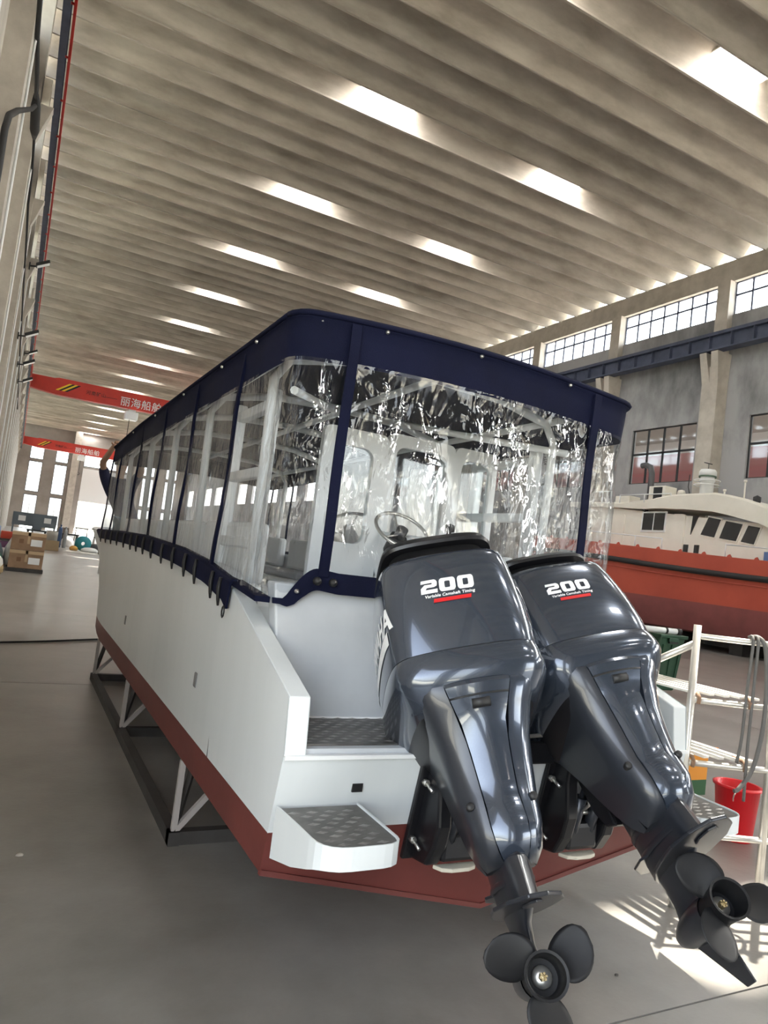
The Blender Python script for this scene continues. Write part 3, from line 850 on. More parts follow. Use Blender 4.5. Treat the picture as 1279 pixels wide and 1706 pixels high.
YB = 4.15
framed('helm_bulkhead', 1.64, 2.10, 1.0, 2.47, 1.72, 2.0, 1.74, 2.36, YB, .05)
framed('windscreen_frame', 2.10, 2.62, 1.55, 2.5, 2.16, 2.56, 1.74, 2.42, YB, .05)
framed('windscreen_frame', 2.62, 2.98, 1.0, 2.5, 2.68, 2.93, 1.74, 2.42, YB, .05)
b = MB(); b.box(1.72, 2.93, YB + .02, YB + .028, 1.74, 2.42); b.build('windscreen_pane', MT['glass'], boat)
b = MB(); b.hexa([(2.1, 3.8, 1.0), (2.7, 3.8, 1.0), (2.7, YB, 1.0), (2.1, YB, 1.0)], [(2.1, 3.95, 1.72), (2.7, 3.95, 1.72), (2.7, YB, 1.86), (2.1, YB, 1.86)]); con = b.build('helm_console', MT['white'], boat, bevel=.03)
b = MB(); b.box(2.34, 2.66, 3.93, 3.97, 1.72, 1.82); b.build('instrument_pod', MT['black'], con, bevel=.01)
sw = MB(); c0 = Vector((2.07, 3.78, 1.85)); ax = Vector((0, -.62, .78)).normalized(); e1 = Vector((1, 0, 0)); e2 = ax.cross(e1)
sw.tube([c0 + (e1 * math.cos(a) + e2 * math.sin(a)) * .17 for a in [2 * PI * k / 28 for k in range(29)]], .011, 8)
for a in (PI / 2, PI * 7 / 6, PI * 11 / 6): sw.tube([c0 - ax * .03, c0 + (e1 * math.cos(a) + e2 * math.sin(a)) * .17], .006, 6)
wheel = sw.build('steering_wheel', MT['steel'], boat)
b = MB(); b.tube([c0 + ax * .015, c0 - ax * .05], .035, 12); b.tube([c0 - ax * .05, c0 - ax * .17], .055, 12); b.build('wheel_hub', MT['black'], wheel)
b = MB(); b.tube([(2.4, 3.86, 1.66), (2.42, 3.8, 1.9)], .014, 8); b.lathe([(0, 0), (.03, .01), (.03, .05), (0, .06)], (2.42, 3.8, 1.88), 'z', 10); b.build('throttle_lever', MT['black'], boat)

# ================================================================== CRADLE UNDER THE BOAT
cr = thing('boat_cradle', (CX, 6.3, 0), 'low dark steel cradle on the floor carrying the white boat', 'cradle')
for x in (1.0, 3.1):
    b = MB(); b.box(x - .03, x + .03, 3.93, 8.35, 0, .07); b.build('base_rail', MT['cradle'], cr)
for y in (3.97, 6.1, 8.3):
    b = MB(); b.box(.97, 3.13, y - .03, y + .03, .0, .07); b.build('cross_rail', MT['cradle'], cr)
    for s in (-1, 1):
        xb = CX + s * 1.05
        for (dx, dy) in ((.0, .0), (.1, .12), (.28, .02)):
            zt = .20 + .255 * (abs(xb - s * dx - CX) / HB) - .006
            b = MB(); b.bar((xb, y, .06), (xb - s * dx, y + dy, zt), .03, .03); b.build('strut', MT['cradlepale'] if dx == 0 or dx == .28 else MT['cradle'], cr)
for x in (1.45, 2.65):
    b = MB(); b.box(x - .06, x + .06, 3.9, 8.35, .07, .20 + .255 * (abs(x - CX) - .06) / HB - .006); b.build('keel_bearer', MT['cradle'], cr)
# ================================================================== OUTBOARD MOTORS
def sgnpow(c, e): return math.copysign(abs(c) ** e, c)
def sect(a, yr, yf, z, n=40, ex=2.9, tilt=0.0):
    """plan section of the engine cover: half width a, from yr (aft) to yf (front)"""
    P = []
    yc = lerp(yr, yf, .45)
    for k in range(n):
        t = 2 * PI * k / n
        c, s = math.cos(t), math.sin(t)
        x = a * sgnpow(c, 2 / ex)
        y = yc + ((yf - yc) * sgnpow(s, 2 / 2.2) if s > 0 else (yc - yr) * sgnpow(s, 2 / ex))
        P.append((x, y, z + tilt * (y - yr)))
    return P
COWL = [(.155, .314, -.502, .27), (.21, .317, -.510, .30), (.30, .316, -.512, .33), (.40, .311, -.507, .335), (.48, .304, -.499, .33), (.54, .297, -.489, .322), (.568, .291, -.481, .317)]
RIM = -.07                   # the rim drops towards the bow
HALF = [(0, -1.0), (.33, -.995), (.56, -.978), (.70, -.950), (.80, -.900), (.865, -.82), (.915, -.68), (.96, -.46), (.99, -.20), (1.0, .0), (.985, .30), (.93, .56), (.80, .78), (.55, .93), (.28, .985), (0, 1.0)]
def smooth_half(n=4):
    P = [(-HALF[1][0], HALF[1][1])] + HALF + [(-HALF[-2][0], HALF[-2][1])]; out = []
    for i in range(1, len(P) - 2):
        for k in range(n):
            t = k / n
            out.append(tuple(.5 * (2 * P[i][c] + (P[i + 1][c] - P[i - 1][c]) * t + (2 * P[i - 1][c] - 5 * P[i][c] + 4 * P[i + 1][c] - P[i + 2][c]) * t * t + (3 * P[i][c] - P[i - 1][c] - 3 * P[i + 1][c] + P[i + 2][c]) * t ** 3) for c in (0, 1)))
    out.append(HALF[-1])
    return out
SH = smooth_half()
def csec(a, yr, yf, z, tilt=0.0):
    """cover section with a flat faceted stern face and flanks that widen forward"""
    def P(u, v, s): y = (-yr if v < 0 else yf) * v; return (s * a * u, y, z + tilt * (y - yr))
    return [P(u, v, 1) for u, v in SH] + [P(u, v, -1) for u, v in SH[-2:0:-1]]
def cowl_at(z):
    return [interp([(r[0], r[i]) for r in COWL], z) for i in (1, 2, 3)]
def cowl_point(s_arc, z, side, off=.003):
    """point on the cover skin: 'rear' -> s is x; 'port'/'star' -> s is y along the flank"""
    a, yr, yf = cowl_at(z)
    aft = [p for p in SH if p[1] < .05]
    if side == 'rear':
        x = s_arc; v = interp([(p[0], p[1]) for p in aft if p[0] < .9], min(abs(x) / a, .89)); y = -yr * v
        u1 = abs(x) / a + .01; n = Vector((-(interp([(p[0], p[1]) for p in aft if p[0] < .95], u1) - v) * yr * -1, 0, 0))
        n = Vector((math.copysign(min(abs(n.x) / (.01 * a), 1.5), x), -1, 0)).normalized()
    else:
        y = s_arc; v = y / (-yr if y < 0 else yf)
        tab = [(p[1], p[0]) for p in SH]
        u = interp(tab, v); sg = -1 if side == 'port' else 1
        x = sg * a * u
        du = (interp(tab, v + .02) - interp(tab, v - .02)) * a / (.04 * (-yr if y < 0 else yf))
        n = Vector((sg, -du, 0)).normalized()
    return Vector((x, y, z + RIM * (z - .155) / .413 * (y - yr))) + n * off
def decal(polys, mapf, name, m, parent, sub=.012):
    """flat shapes (u,v polygons) laid on the curved cover"""
    bm = bmesh.new()
    for P in polys:
        vs = [bm.verts.new((p[0], p[1], 0)) for p in P]
        bm.faces.new(vs)
    bmesh.ops.triangulate(bm, faces=bm.faces)
    for _ in range(4):
        ed = [e for e in bm.edges if e.calc_length() > sub]
        if not ed: break
        bmesh.ops.subdivide_edges(bm, edges=ed, cuts=1)
        bmesh.ops.triangulate(bm, faces=bm.faces)
    for v in bm.verts: v.co = mapf(v.co.x, v.co.y)
    me = bpy.data.meshes.new(name); bm.to_mesh(me); bm.free(); me.materials.append(m)
    o = bpy.data.objects.new(name, me); COL.objects.link(o); o.parent = parent
    return o
def text_polys(txt, size, shear=0., spacing=1., bold=.0):
    """triangles of a line of lettering in the built-in font, centred on u"""
    cu = bpy.data.curves.new('lettering', 'FONT'); cu.body = txt; cu.size = size; cu.shear = shear; cu.space_character = spacing; cu.align_x = 'CENTER'; cu.offset = bold
    o = bpy.data.objects.new('lettering', cu); COL.objects.link(o)
    dg = bpy.context.evaluated_depsgraph_get(); dg.update()
    ev = o.evaluated_get(dg); me = ev.to_mesh()
    polys = [[(me.vertices[i].co.x, me.vertices[i].co.y) for i in p.vertices] for p in me.polygons]
    ev.to_mesh_clear(); bpy.data.objects.remove(o); bpy.data.curves.remove(cu)
    return polys
def blocky_200():
    """wide slanted numerals 2 0 0, one unit high"""
    P = []
    def sh(q, dx): return [(x + dx + .18 * y, y) for x, y in q]
    two = [[(0, 0), (1.5, 0), (1.5, .27), (0, .27)], [(0, .27), (.42, .27), (.55, .42), (.0, .42)], [(.0, .42), (1.2, .42), (1.45, .5), (1.5, .66), (.35, .66)][:5],
           [(1.02, .66), (1.5, .66), (1.5, .8), (1.4, .94), (1.02, .76)], [(0, .76), (1.02, .76), (1.4, .94), (1.25, 1.), (0.05, 1.)]]
    for q in two: P.append(sh(q, 0))
    def zero(dx):
        n = 24
        def rr(w, h, cx, cy, r):
            return [(cx + (w / 2 - r) * (1 if math.cos(a) > 0 else -1) + r * math.cos(a), cy + (h / 2 - r) * (1 if math.sin(a) > 0 else -1) + r * math.sin(a)) for a in [2 * PI * (k + .5) / n for k in range(n)]]
        o = rr(1.5, 1., .75, .5, .28); i = rr(.5, .5, .75, .5, .1)
        for k in range(n):
            j = (k + 1) % n; P.append(sh([o[k], o[j], i[j], i[k]], dx))
    zero(1.68); zero(3.36)
    return [[(x - 2.52, y) for x, y in q] for q in P]

def blade(theta0, sgn=1):
    """one ear of the propeller as a thick curved sheet; the shaft runs along y"""
    nu, nv = 12, 10
    pts_a, pts_b = [], []
    for i in range(nu + 1):
        u = i / nu
        r = lerp(.054, .183, u)
        ch = .092 * (math.sin(PI * min(1., (.30 + .70 * u)) ** 1.25)) ** .55 if u < 1 else .012
        ch = [.060, .072, .083, .090, .095, .097, .098, .096, .091, .083, .071, .052, .014][i]
        phi = math.atan(.31 / (2 * PI * max(r, .06)))
        skew = .55 * u * u
        for j in range(nv + 1):
            v = -1 + 2 * j / nv
            th = theta0 + sgn * (v * ch * math.cos(phi) / r * .78 + skew * .45)
            y = -.335 + v * ch * math.sin(phi) * .6 * 1. - .02 * u
            th_k = .006 * (1 - u * .6) * (1 - abs(v) ** 2) + .0012
            pts_a.append((r * math.cos(th), y + th_k, r * math.sin(th))); pts_b.append((r * math.cos(th), y - th_k, r * math.sin(th)))
    W = nv + 1; fa = []
    for i in range(nu):
        for j in range(nv): fa.append((i * W + j, i * W + j + 1, (i + 1) * W + j + 1, (i + 1) * W + j))
    n = len(pts_a)
    fs = fa + [tuple(q + n for q in f[::-1]) for f in fa]
    rim = [i * W for i in range(nu + 1)] + [nu * W + j for j in range(1, W)] + [i * W + nv for i in range(nu - 1, -1, -1)]
    for p, q in zip(rim, rim[1:]): fs.append((p, q, q + n, p + n))
    b = MB(); b.add([(x, y, z - .85) for x, y, z in pts_a + pts_b], fs, 0, True)
    return b

def outboard(px, tilt, steer, label, blade_phase):
    piv = Vector((px, 2.555, .919)); S = 1.018
    m = thing('outboard_motor', piv, label, 'outboard motor', 'outboard motors on the stern')
    R = Matrix.Rotation(-tilt, 4, 'X')
    m.matrix_basis = Matrix.Translation(piv) @ R @ Matrix.Translation((0, -.12, 0)) @ Matrix.Rotation(steer, 4, 'Z') @ Matrix.Scale(S, 4)
    K = dict(parent=m, world=False)
    # engine cover
    b = MB(); rings = [csec(r[1], r[2], r[3], r[0], tilt=RIM * (r[0] - .155) / .413) for r in COWL]
    rings += [csec(.284, -.471, .308, .577, tilt=RIM), csec(.270, -.452, .292, .579, tilt=RIM), csec(.258, -.438, .282, .56, tilt=RIM)]
    b.loft(rings, False); b.build('engine_cover', MT['cowl'], auto=50, **K)
    b = MB(); b.loft([csec(.259, -.44, .28, .545, tilt=RIM), csec(.252, -.43, .275, .575, tilt=RIM), csec(.22, -.38, .27, .685, tilt=-.05)], True); b.build('intake_recess', MT['black'], **K)
    b = MB()
    lid = [csec(.20, -.33, .27, .655, tilt=-.05), csec(.262, -.432, .298, .652, tilt=-.06), csec(.267, -.437, .30, .665, tilt=-.06), csec(.255, -.415, .288, .698, tilt=-.05), csec(.20, -.345, .23, .735, tilt=-.05), csec(.13, -.25, .15, .752, tilt=-.06), csec(.05, -.12, .05, .755, tilt=-.04)]
    b.loft(lid, True); b.build('top_lid', MT['motorblack'], auto=50, **K)
    # dark seam and lower pan
    b = MB(); b.loft([csec(.3125, -.5005, .267, .149), csec(.3125, -.5005, .268, .158)], True); b.build('seam_gasket', MT['black'], **K)
    pan = [(.1515, .314, -.504, .268), (.12, .319, -.513, .25), (.085, .321, -.517, .235), (.062, .318, -.514, .22), (.03, .300, -.496, .18), (-.01, .272, -.468, .14), (-.04, .245, -.44, .11)]
    b = MB(); b.loft([csec(r[1], r[2], r[3], r[0]) for r in pan], True); b.build('lower_cowl', MT['cowl'], auto=50, **K)
    und = [(-.035, .246, -.44, .112), (-.09, .205, -.39, .07), (-.13, .16, -.32, .03), (-.16, .12, -.27, .0)]
    b = MB(); b.loft([csec(r[1], r[2], r[3], r[0]) for r in und], True); b.build('shaded_cowl_underside', MT['motorblack'], auto=50, **K)  # black instead of cowl grey puts the underside shade into the colour
    # centre panel of the leg cover
    def dsec(w, yr, z, yf=-.2, bulge=.014, n=8):
        P = [(lerp(-w, w, k / n), yr + bulge * (2 * k / n - 1) ** 2, z) for k in range(n + 1)]
        return P + [(w * .9, yf, z), (-w * .9, yf, z)]
    cen = [(.028, .118, -.505), (.012, .116, -.510), (-.02, .106, -.494), (-.055, .094, -.472), (-.10, .078, -.447), (-.20, .067, -.432), (-.30, .060, -.420), (-.345, .058, -.418), (-.37, .058, -.428), (-.43, .060, -.442), (-.48, .056, -.438), (-.52, .046, -.415), (-.545, .03, -.37)]
    b = MB(); b.loft([dsec(w, yr, z) for z, w, yr in cen], True); b.build('leg_cover', MT['cowl'], auto=40, **K)
    b = MB(); b.loft([dsec(.1065, -.4945, -.020), dsec(.1045, -.4915, -.026)], True); b.build('cover_joint', MT['black'], **K)
    b = MB(); b.tube([(-.032, -.470, -.045), (.032, -.470, -.045)], [.019, .019], 12); o = b.build('grip_recess', MT['black'], **K)
    # wings either side of the centre panel
    for s in (-1, 1):
        lev = [(.03, .128, .225, -.44, .06), (.0, .105, .216, -.435, .05), (-.05, .092, .195, -.425, .04), (-.16, .080, .165, -.415, -.01), (-.25, .071, .150, -.405, -.06), (-.34, .066, .138, -.398, -.10), (-.44, .062, .122, -.385, -.15), (-.51, .055, .105, -.36, -.19), (-.545, .05, .085, -.32, -.22)]
        rings = []
        for z, wi, wo_, yr, yf in lev:
            yc_ = interp([(c[0], c[2]) for c in cen[::-1]], z) + .014; wi = interp([(c[0], c[1]) for c in cen[::-1]], z) + .0035; yr = yc_ + .016
            P = [(wi, yr - .014, z), (lerp(wi, wo_, .35), yr - .010, z), (lerp(wi, wo_, .7), yr + .010, z), (lerp(wi, wo_, .93), yr + .04, z), (wo_, yr + .085, z), (wo_ * 1.0, lerp(yr, yf, .6), z), (wo_ * .97, yf, z), (wi, yf, z)]
            rings.append([(s * x, y, zz) for x, y, zz in P])
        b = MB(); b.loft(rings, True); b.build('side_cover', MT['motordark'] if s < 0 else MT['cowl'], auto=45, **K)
        z = -.36; b = MB(); b.lathe([(.0001, -.004), (.012, -.004), (.014, .0), (.014, .02)], (s * .107, -.40, z), 'y', 12); b.build('cover_screw', MT['black'], **K)
    # leg and upper splash plate
    def foil(a, yr, yf, z, n=16):
        P = []
        for k in range(n):
            t = 2 * PI * k / n; y = lerp(yr, yf, .55)
            P.append((a * sgnpow(math.sin(t), .9), y + (math.cos(t) > 0) * (yf - y) * math.cos(t) + (math.cos(t) <= 0) * (y - yr) * math.cos(t), z))
        return P
    b = MB(); b.loft([foil(.085, -.33, .06, -.02), foil(.075, -.34, .03, -.2), foil(.07, -.35, .015, -.35), foil(.067, -.40, .005, -.48), foil(.064, -.425, .0, -.56), foil(.058, -.45, -.01, -.655)], True)
    b.build('leg', MT['leg'], auto=60, **K)
    b = MB()
    for z in (-.50, -.575): b.loft([foil(.067, -.40, .006, z), foil(.071, -.415, .010, z - .012), foil(.067, -.42, .006, z - .024)], False)
    b.build('leg_rib', MT['leg'], **K)
    b = MB(); b.prism([(-.02, .07), (.02, .07), (.075, -.01), (.085, -.10), (.05, -.16), (-.05, -.16), (-.085, -.10), (-.075, -.01)], -.600, -.590); b.build('splash_plate', MT['leg'], bevel=.004, **K)
    avp = [(-.015, -.02), (.015, -.02), (.05, -.07), (.085, -.16), (.105, -.28), (.112, -.40), (.085, -.50), (.03, -.57), (-.03, -.57), (-.085, -.50), (-.112, -.40), (-.105, -.28), (-.085, -.16), (-.05, -.07)]
    b = MB(); b.prism(avp, -.668, -.655); b.build('cavitation_plate', MT['leg'], bevel=.004, **K)
    b = MB(); b.prism([(-.022, -.40), (.022, -.40), (.03, -.45), (.02, -.51), (0, -.53), (-.02, -.51), (-.03, -.45)], -.676, -.668); b.build('trim_anode', MT['leg'], bevel=.003, **K)
    # gear case: strut, torpedo, skeg
    b = MB(); b.loft([foil(.045, -.36, -.025, -.662), foil(.032, -.29, -.03, -.70), foil(.027, -.275, -.03, -.76), foil(.032, -.285, -.02, -.81), foil(.05, -.29, .0, -.84)], True)
    b.lathe([(0, .045), (.018, .036), (.034, .012), (.047, -.03), (.056, -.08), (.061, -.15), (.062, -.22), (.058, -.262)], (0, 0, -.85), 'y', 24)
    b.build('gear_case', MT['leg'], auto=50, **K)
    b = MB(); b.hexa([(-.007, -.05, -.90), (.007, -.05, -.90), (.007, -.25, -.895), (-.007, -.25, -.895)], [(-.004, -.225, -1.065), (.004, -.225, -1.065), (.004, -.285, -1.065), (-.004, -.285, -1.065)]); b.build('skeg', MT['leg'], bevel=.003, **K)
    # propeller
    b = MB(); b.lathe([(.054, -.258), (.056, -.30), (.060, -.35), (.066, -.388), (.066, -.392), (.058, -.390), (.052, -.372), (.050, -.30), (.0, -.298)], (0, 0, -.85), 'y', 32); prop = b.build('propeller', MT['prop'], auto=40, **K)
    for k in range(3):
        bl = blade(blade_phase + 2 * PI * k / 3).build('blade', MT['prop'], prop, world=False)
    b = MB(); b.lathe([(0, -.318), (.029, -.318), (.032, -.312), (.032, -.296)], (0, 0, -.85), 'y', 20); b.build('thrust_washer', MT['bright'], prop, world=False)
    b = MB(); b.lathe([(0, -.336), (.009, -.336), (.0125, -.333), (.0125, -.316)], (0, 0, -.85), 'y', 6)
    for k in range(6):
        a = k * PI / 3; b.box(.009 * math.cos(a) - .003, .009 * math.cos(a) + .003, -.342, -.33, -.85 + .009 * math.sin(a) - .003, -.85 + .009 * math.sin(a) + .003)
    b.build('castle_nut', mat('brass_nut', (.45, .36, .2), .35, metal=.8), prop, world=False)
    # lettering and emblems
    h = .060
    decal([[(u * h * .70 - .018, .384 + v * h) for u, v in q] for q in blocky_200()], lambda u, v: cowl_point(u, v, 'rear'), 'horsepower_numerals', MT['decal'], m)
    tp = text_polys('Variable Camshaft Timing', .0175, .25, 1.05, .0004)
    decal([[(u - .018, .365 + v) for u, v in q] for q in tp], lambda u, v: cowl_point(u, v, 'rear'), 'rear_lettering', MT['decal'], m, .02)
    decal([[(-.085, .341), (.058, .341), (.062, .357), (-.081, .357)]], lambda u, v: cowl_point(u, v, 'rear'), 'red_bar', MT['decalred'], m)
    tp = text_polys('YAMAHA', .125, .12, 1.0, .004)
    for side, sg in (('port', -1), ('star', 1)):
        # on the port flank text runs front -> aft; on the starboard flank aft -> front
        decal([[(u, v) for u, v in q] for q in tp], lambda u, v, sd=side, sg=sg: cowl_point(-.245 - (u if sg < 0 else -u) * .85, .295 + v, sd), 'maker_lettering', MT['decal'], m, .02)
        sw_ = []
        for k in range(16):
            a0, a1 = k / 16, (k + 1) / 16
            f = lambda t: (lerp(.24, -.43, t), .232 + .035 * t * t, .010 + .016 * t)
            (y0, z0, w0), (y1, z1, w1) = f(a0), f(a1)
            sw_.append([(y0, z0 - w0), (y1, z1 - w1), (y1, z1 + w1), (y0, z0 + w0)])
        decal(sw_, lambda u, v, sd=side: cowl_point(u, v, sd), 'side_stripe', MT['decal'], m, .03)
        # tuning-fork roundel at the aft end of the flank
        em = []
        n = 28
        for k in range(n):
            a, c = 2 * PI * k / n, 2 * PI * (k + 1) / n
            em.append([(.036 * math.cos(a), .036 * math.sin(a)), (.036 * math.cos(c), .036 * math.sin(c)), (.031 * math.cos(c), .031 * math.sin(c)), (.031 * math.cos(a), .031 * math.sin(a))])
        for k in range(3):
            a = PI / 2 + k * 2 * PI / 3; d = (math.cos(a), math.sin(a)); p = (-d[1], d[0])
            em.append([(d[0] * t + p[0] * w, d[1] * t + p[1] * w) for t, w in ((.0, -.003), (.029, -.003), (.029, .003), (.0, .003))])
            for q in (-1, 1): em.append([(d[0] * t + p[0] * w, d[1] * t + p[1] * w) for t, w in ((.021, q * .003), (.029, q * .008), (.029, q * .003), (.024, q * .003))][::q])
        decal(em, lambda u, v, sd=side, c=(-.40 if sg > 0 else .13): cowl_point(c + u * .9, .415 + v, sd), 'round_emblem', MT['decal'], m, .02)
    # ---- bracket: fixed to the transom, upright
    KW = dict(parent=m)
    def trz(z): return ytr(z)
    for s in (-1, 1):
        x0, x1 = px + s * .085, px + s * .15
        xa, xb = min(x0, x1), max(x0, x1)
        prof = [(2.60, 1.0), (2.50, 1.03), (2.41, 1.0), (2.365, .93), (2.375, .80), (2.355, .66), (2.375, .57), (2.42, .49), (trz(.47) - .004, .47), (trz(.86) - .004, .86), (2.476, .94), (2.60, .94)]
        b = MB(); b.prism(prof, xa, xb, 'x'); b.build('clamp_bracket', MT['motorblack'], bevel=.012, **KW)
        fl = [(trz(.47) - .004, .47), (trz(.88) - .004, .88), (trz(.88) - .03, .88), (trz(.47) - .03, .47)]
        b = MB(); b.prism(fl, min(px + s * .10, px + s * .185), max(px + s * .10, px + s * .185), 'x'); b.build('bracket_flange', MT['motorblack'], bevel=.006, **KW)
        for z in (.56, .80):
            b = MB(); b.tube([(px + s * .165, trz(z) - .03, z), (px + s * .165, trz(z) - .055, z)], .014, 6); b.tube([(px + s * .165, trz(z) - .05, z), (px + s * .165, trz(z) - .10, z - .018)], .007, 8); b.build('mounting_bolt', MT['bright'], **KW)
        for z in (.62, .70, .88):
            b = MB(); b.lathe([(0, -.006), (.009, -.004), (.011, .0)], (px + s * .122, 2.37, z), 'y', 8); b.build('bracket_rivet', MT['bright'], **KW)
        b = MB(); b.tube([(px + s * .045, 2.43, .56), (px + s * .05, 2.385, .74)], .026, 12); b.tube([(px + s * .05, 2.385, .74), (px + s * .053, 2.36, .83)], .011, 8); o = b.build('tilt_ram', MT['motordark'], **KW)
        b = MB(); b.tube([(px + s * .047, 2.40, .66), (px + s * .047, 2.34, .72), (px + s * .06, 2.33, .74)], .007, 6); b.build('ram_pin', MT['bright'], **KW)
    b = MB(); b.tube([(px - .19, 2.549, .95), (px + .19, 2.549, .95)], .03, 14); b.build('tilt_tube', MT['motorblack'], **KW)
    b = MB(); b.prism([(px - .10, 2.44), (px + .10, 2.44), (px + .08, 2.40), (px + .04, 2.385), (px - .04, 2.385), (px - .08, 2.40)], .468, .484); b.build('bracket_anode', MT['anode'], bevel=.004, **KW)
    b = MB(); b.tube([(px - .1, 2.44, .53), (px + .1, 2.44, .53)], .014, 8); b.tube([(px - .1, 2.42, .66), (px + .1, 2.42, .66)], .012, 8); b.build('cross_pin', MT['bright'], **KW)
    b = MB(); b.box(px - .09, px + .09, 2.40, 2.455, .5, .62); b.build('trim_block', MT['motorblack'], bevel=.02, **KW)
    # swivel bracket (tilts with the motor, does not steer)
    Ms = Matrix.Translation(piv) @ R
    sw_ = [(-.09, .06), (.05, .06), (.045, -.03), (-.02, -.14), (-.03, -.34), (-.06, -.42), (-.12, -.44), (-.125, -.1)]
    b = MB(); vs0 = []
    for x in (-.075, .075): vs0.append([tuple(Ms @ Vector((x, y, z))) for y, z in sw_])
    b.hexa(vs0[0], vs0[1]); b.build('swivel_bracket', MT['motorblack'], bevel=.012, **KW)
    b = MB(); b.tube([tuple(Ms @ Vector(p)) for p in ((-.02, .1, .09), (-.06, .2, .1), (-.1, .32, .09))], .014, 8); b.tube([tuple(Ms @ Vector(p)) for p in ((.03, .1, .07), (.05, .22, .02), (.04, .34, -.04))], .018, 8); b.build('control_hose', MT['rubber'], **KW)
    return m
outboard(1.758, math.radians(36.05), math.radians(-27), 'left outboard motor, dark blue grey with silver 200, its propeller nearest the floor', math.radians(18))
outboard(2.406, math.radians(46.9), math.radians(-20), 'right outboard motor, tilted higher, its skeg and propeller in front of the sunlit floor', math.radians(-18))
# steering tie bar between the two motors
b = MB(); b.box(1.93, 2.23, 2.435, 2.47, .868, .962)
tb = b.build('tie_bar', MT['motorblack'], bevel=.008); tag(tb, 'black bar with a chrome rod linking the two outboard motors', 'tie bar')
b = MB(); b.tube([(1.93, 2.44, .985), (2.03, 2.44, .985), (2.14, 2.44, .992), (2.21, 2.44, .985)], .009, 8); b.box(2.0, 2.05, 2.43, 2.46, .96, 1.0); b.build('chrome_rod', MT['bright'], tb)
# ================================================================== STAINLESS RACK, HOSES, BUCKET, BOX, BIN
rk = thing('slatted_rack', (3.6, 2.65, 0), 'stainless steel pipe rack with slatted shelves right of the motors', 'rack')
P1, P2 = Vector((3.425, 2.728, 0)), Vector((3.845, 2.555, 0))
dr = (P2 - P1).normalized(); bk = Vector((-dr.y, dr.x, 0))
def rp(t, d, z): return P1 + dr * t + bk * d + Vector((0, 0, z))
WD = (P2 - P1).length
DP = .75
for (t, d, h) in ((0, 0, 1.52), (WD + .03, 0, 1.75), (WD + .44, 0, 1.52), (0, DP, 1.13)):
    b = MB(); q = rp(t, 0, 0) + Vector((0, d, 0)); b.tube([q, q + Vector((0, 0, h))], .021, 12); b.build('post', MT['steel'], rk)
for z in (.39, .77, 1.11, 1.46):
    b = MB(); b.tube([rp(-.0, 0, z), rp(WD + .45, 0, z)], .017, 10); b.build('front_rail', MT['steel'], rk)
    if z < 1.3:
        b = MB(); b.tube([rp(0, 0, z) + Vector((0, DP, 0)), rp(WD, 0, z) + Vector((0, DP, 0))], .014, 10); b.build('back_rail', MT['steel'], rk)
b = MB(); b.tube([rp(0, 0, 1.42), rp(-.30, .32, 1.14)], .02, 10); b.build('brace', MT['steel'], rk)
for z in (.79, 1.13):
    for k in range(5):
        t = .03 + k * .088
        b = MB(); b.bar(rp(t, 0, z + .018), rp(t, 0, z + .018) + Vector((0, DP, 0)), .042, .012); b.build('slat', MT['slat'], rk)
    for t in (.03, .33):
        b = MB(); b.tube([rp(t, .1, z + .012), rp(t, -.012, z + .016), rp(t, -.03, z), rp(t, -.026, z - .035)], .011, 8); b.build('hook', mat('rusty_hook', (.22, .13, .08), .7), rk)
def hose(pts, r, m, label, n=40):
    """smooth hose through points"""
    P = [Vector(p) for p in pts]; out = []
    for i in range(len(P) - 1):
        p0, p1, p2, p3 = P[max(i - 1, 0)], P[i], P[i + 1], P[min(i + 2, len(P) - 1)]
        k = max(4, int((p2 - p1).length / .03) if n == 40 else n)
        for j in range(k):
            t = j / k
            out.append(.5 * ((2 * p1) + (p2 - p0) * t + (2 * p0 - 5 * p1 + 4 * p2 - p3) * t * t + (3 * p1 - p0 - 3 * p2 + p3) * t ** 3))
    out.append(P[-1])
    b = MB(); b.tube(out, r, 8); o = b.build('hose', m); return tag(o, label, 'hose', 'hoses hung over the rack')
MT['hosegrey'] = mat('hose_grey', (.10, .095, .09), .6)
MT['hosepale'] = mat('hose_pale', (.62, .6, .54), .5)
z0 = 1.465
hose([rp(.315, .02, z0 + .022), rp(.312, -.028, z0 + .005), rp(.30, -.03, 1.2), rp(.292, -.03, .93), rp(.275, -.03, .80)], .0085, MT['hosegrey'], 'shortest grey hose hanging straight down from the top rail of the rack')
hose([rp(.345, .02, z0 + .022), rp(.342, -.028, z0 + .005), rp(.335, -.032, 1.2), rp(.328, -.035, .9), rp(.33, -.035, .72), rp(.335, -.03, .60)], .0085, MT['hosegrey'], 'middle grey hose hanging from the top rail of the rack')
hose([rp(.33, .03, z0 + .02), rp(.36, -.0, z0 + .026), rp(.385, -.032, z0 - .03), rp(.405, -.04, 1.2), rp(.398, -.045, .98), rp(.36, -.045, .78), rp(.29, -.05, .67), rp(.262, -.05, .655)], .012, MT['hosegrey'], 'thick grey hose looped over the rack rail, its end curling towards the red bucket')

bk_ = thing('bucket', (4.87, 3.42, 0), 'red plastic bucket on the floor behind the rack', 'bucket')
b = MB(); b.lathe([(.0, .0), (.115, .0), (.12, .01), (.15, .36), (.165, .362), (.167, .378), (.15, .382), (.142, .375), (.113, .02), (0, .02)], (4.87, 3.42, 0), 'z', 32); b.build('tub', mat('bucket_red', (.62, .012, .02), .35), bk_)
b = MB(); b.tube([(4.87 + .158 * math.cos(a), 3.42 + .06 * math.sin(a) - .1, .36 + .0 - .12 * math.sin(a)) for a in [PI * k / 14 for k in range(15)]], .005, 6); b.build('bail', MT['steel'], bk_)

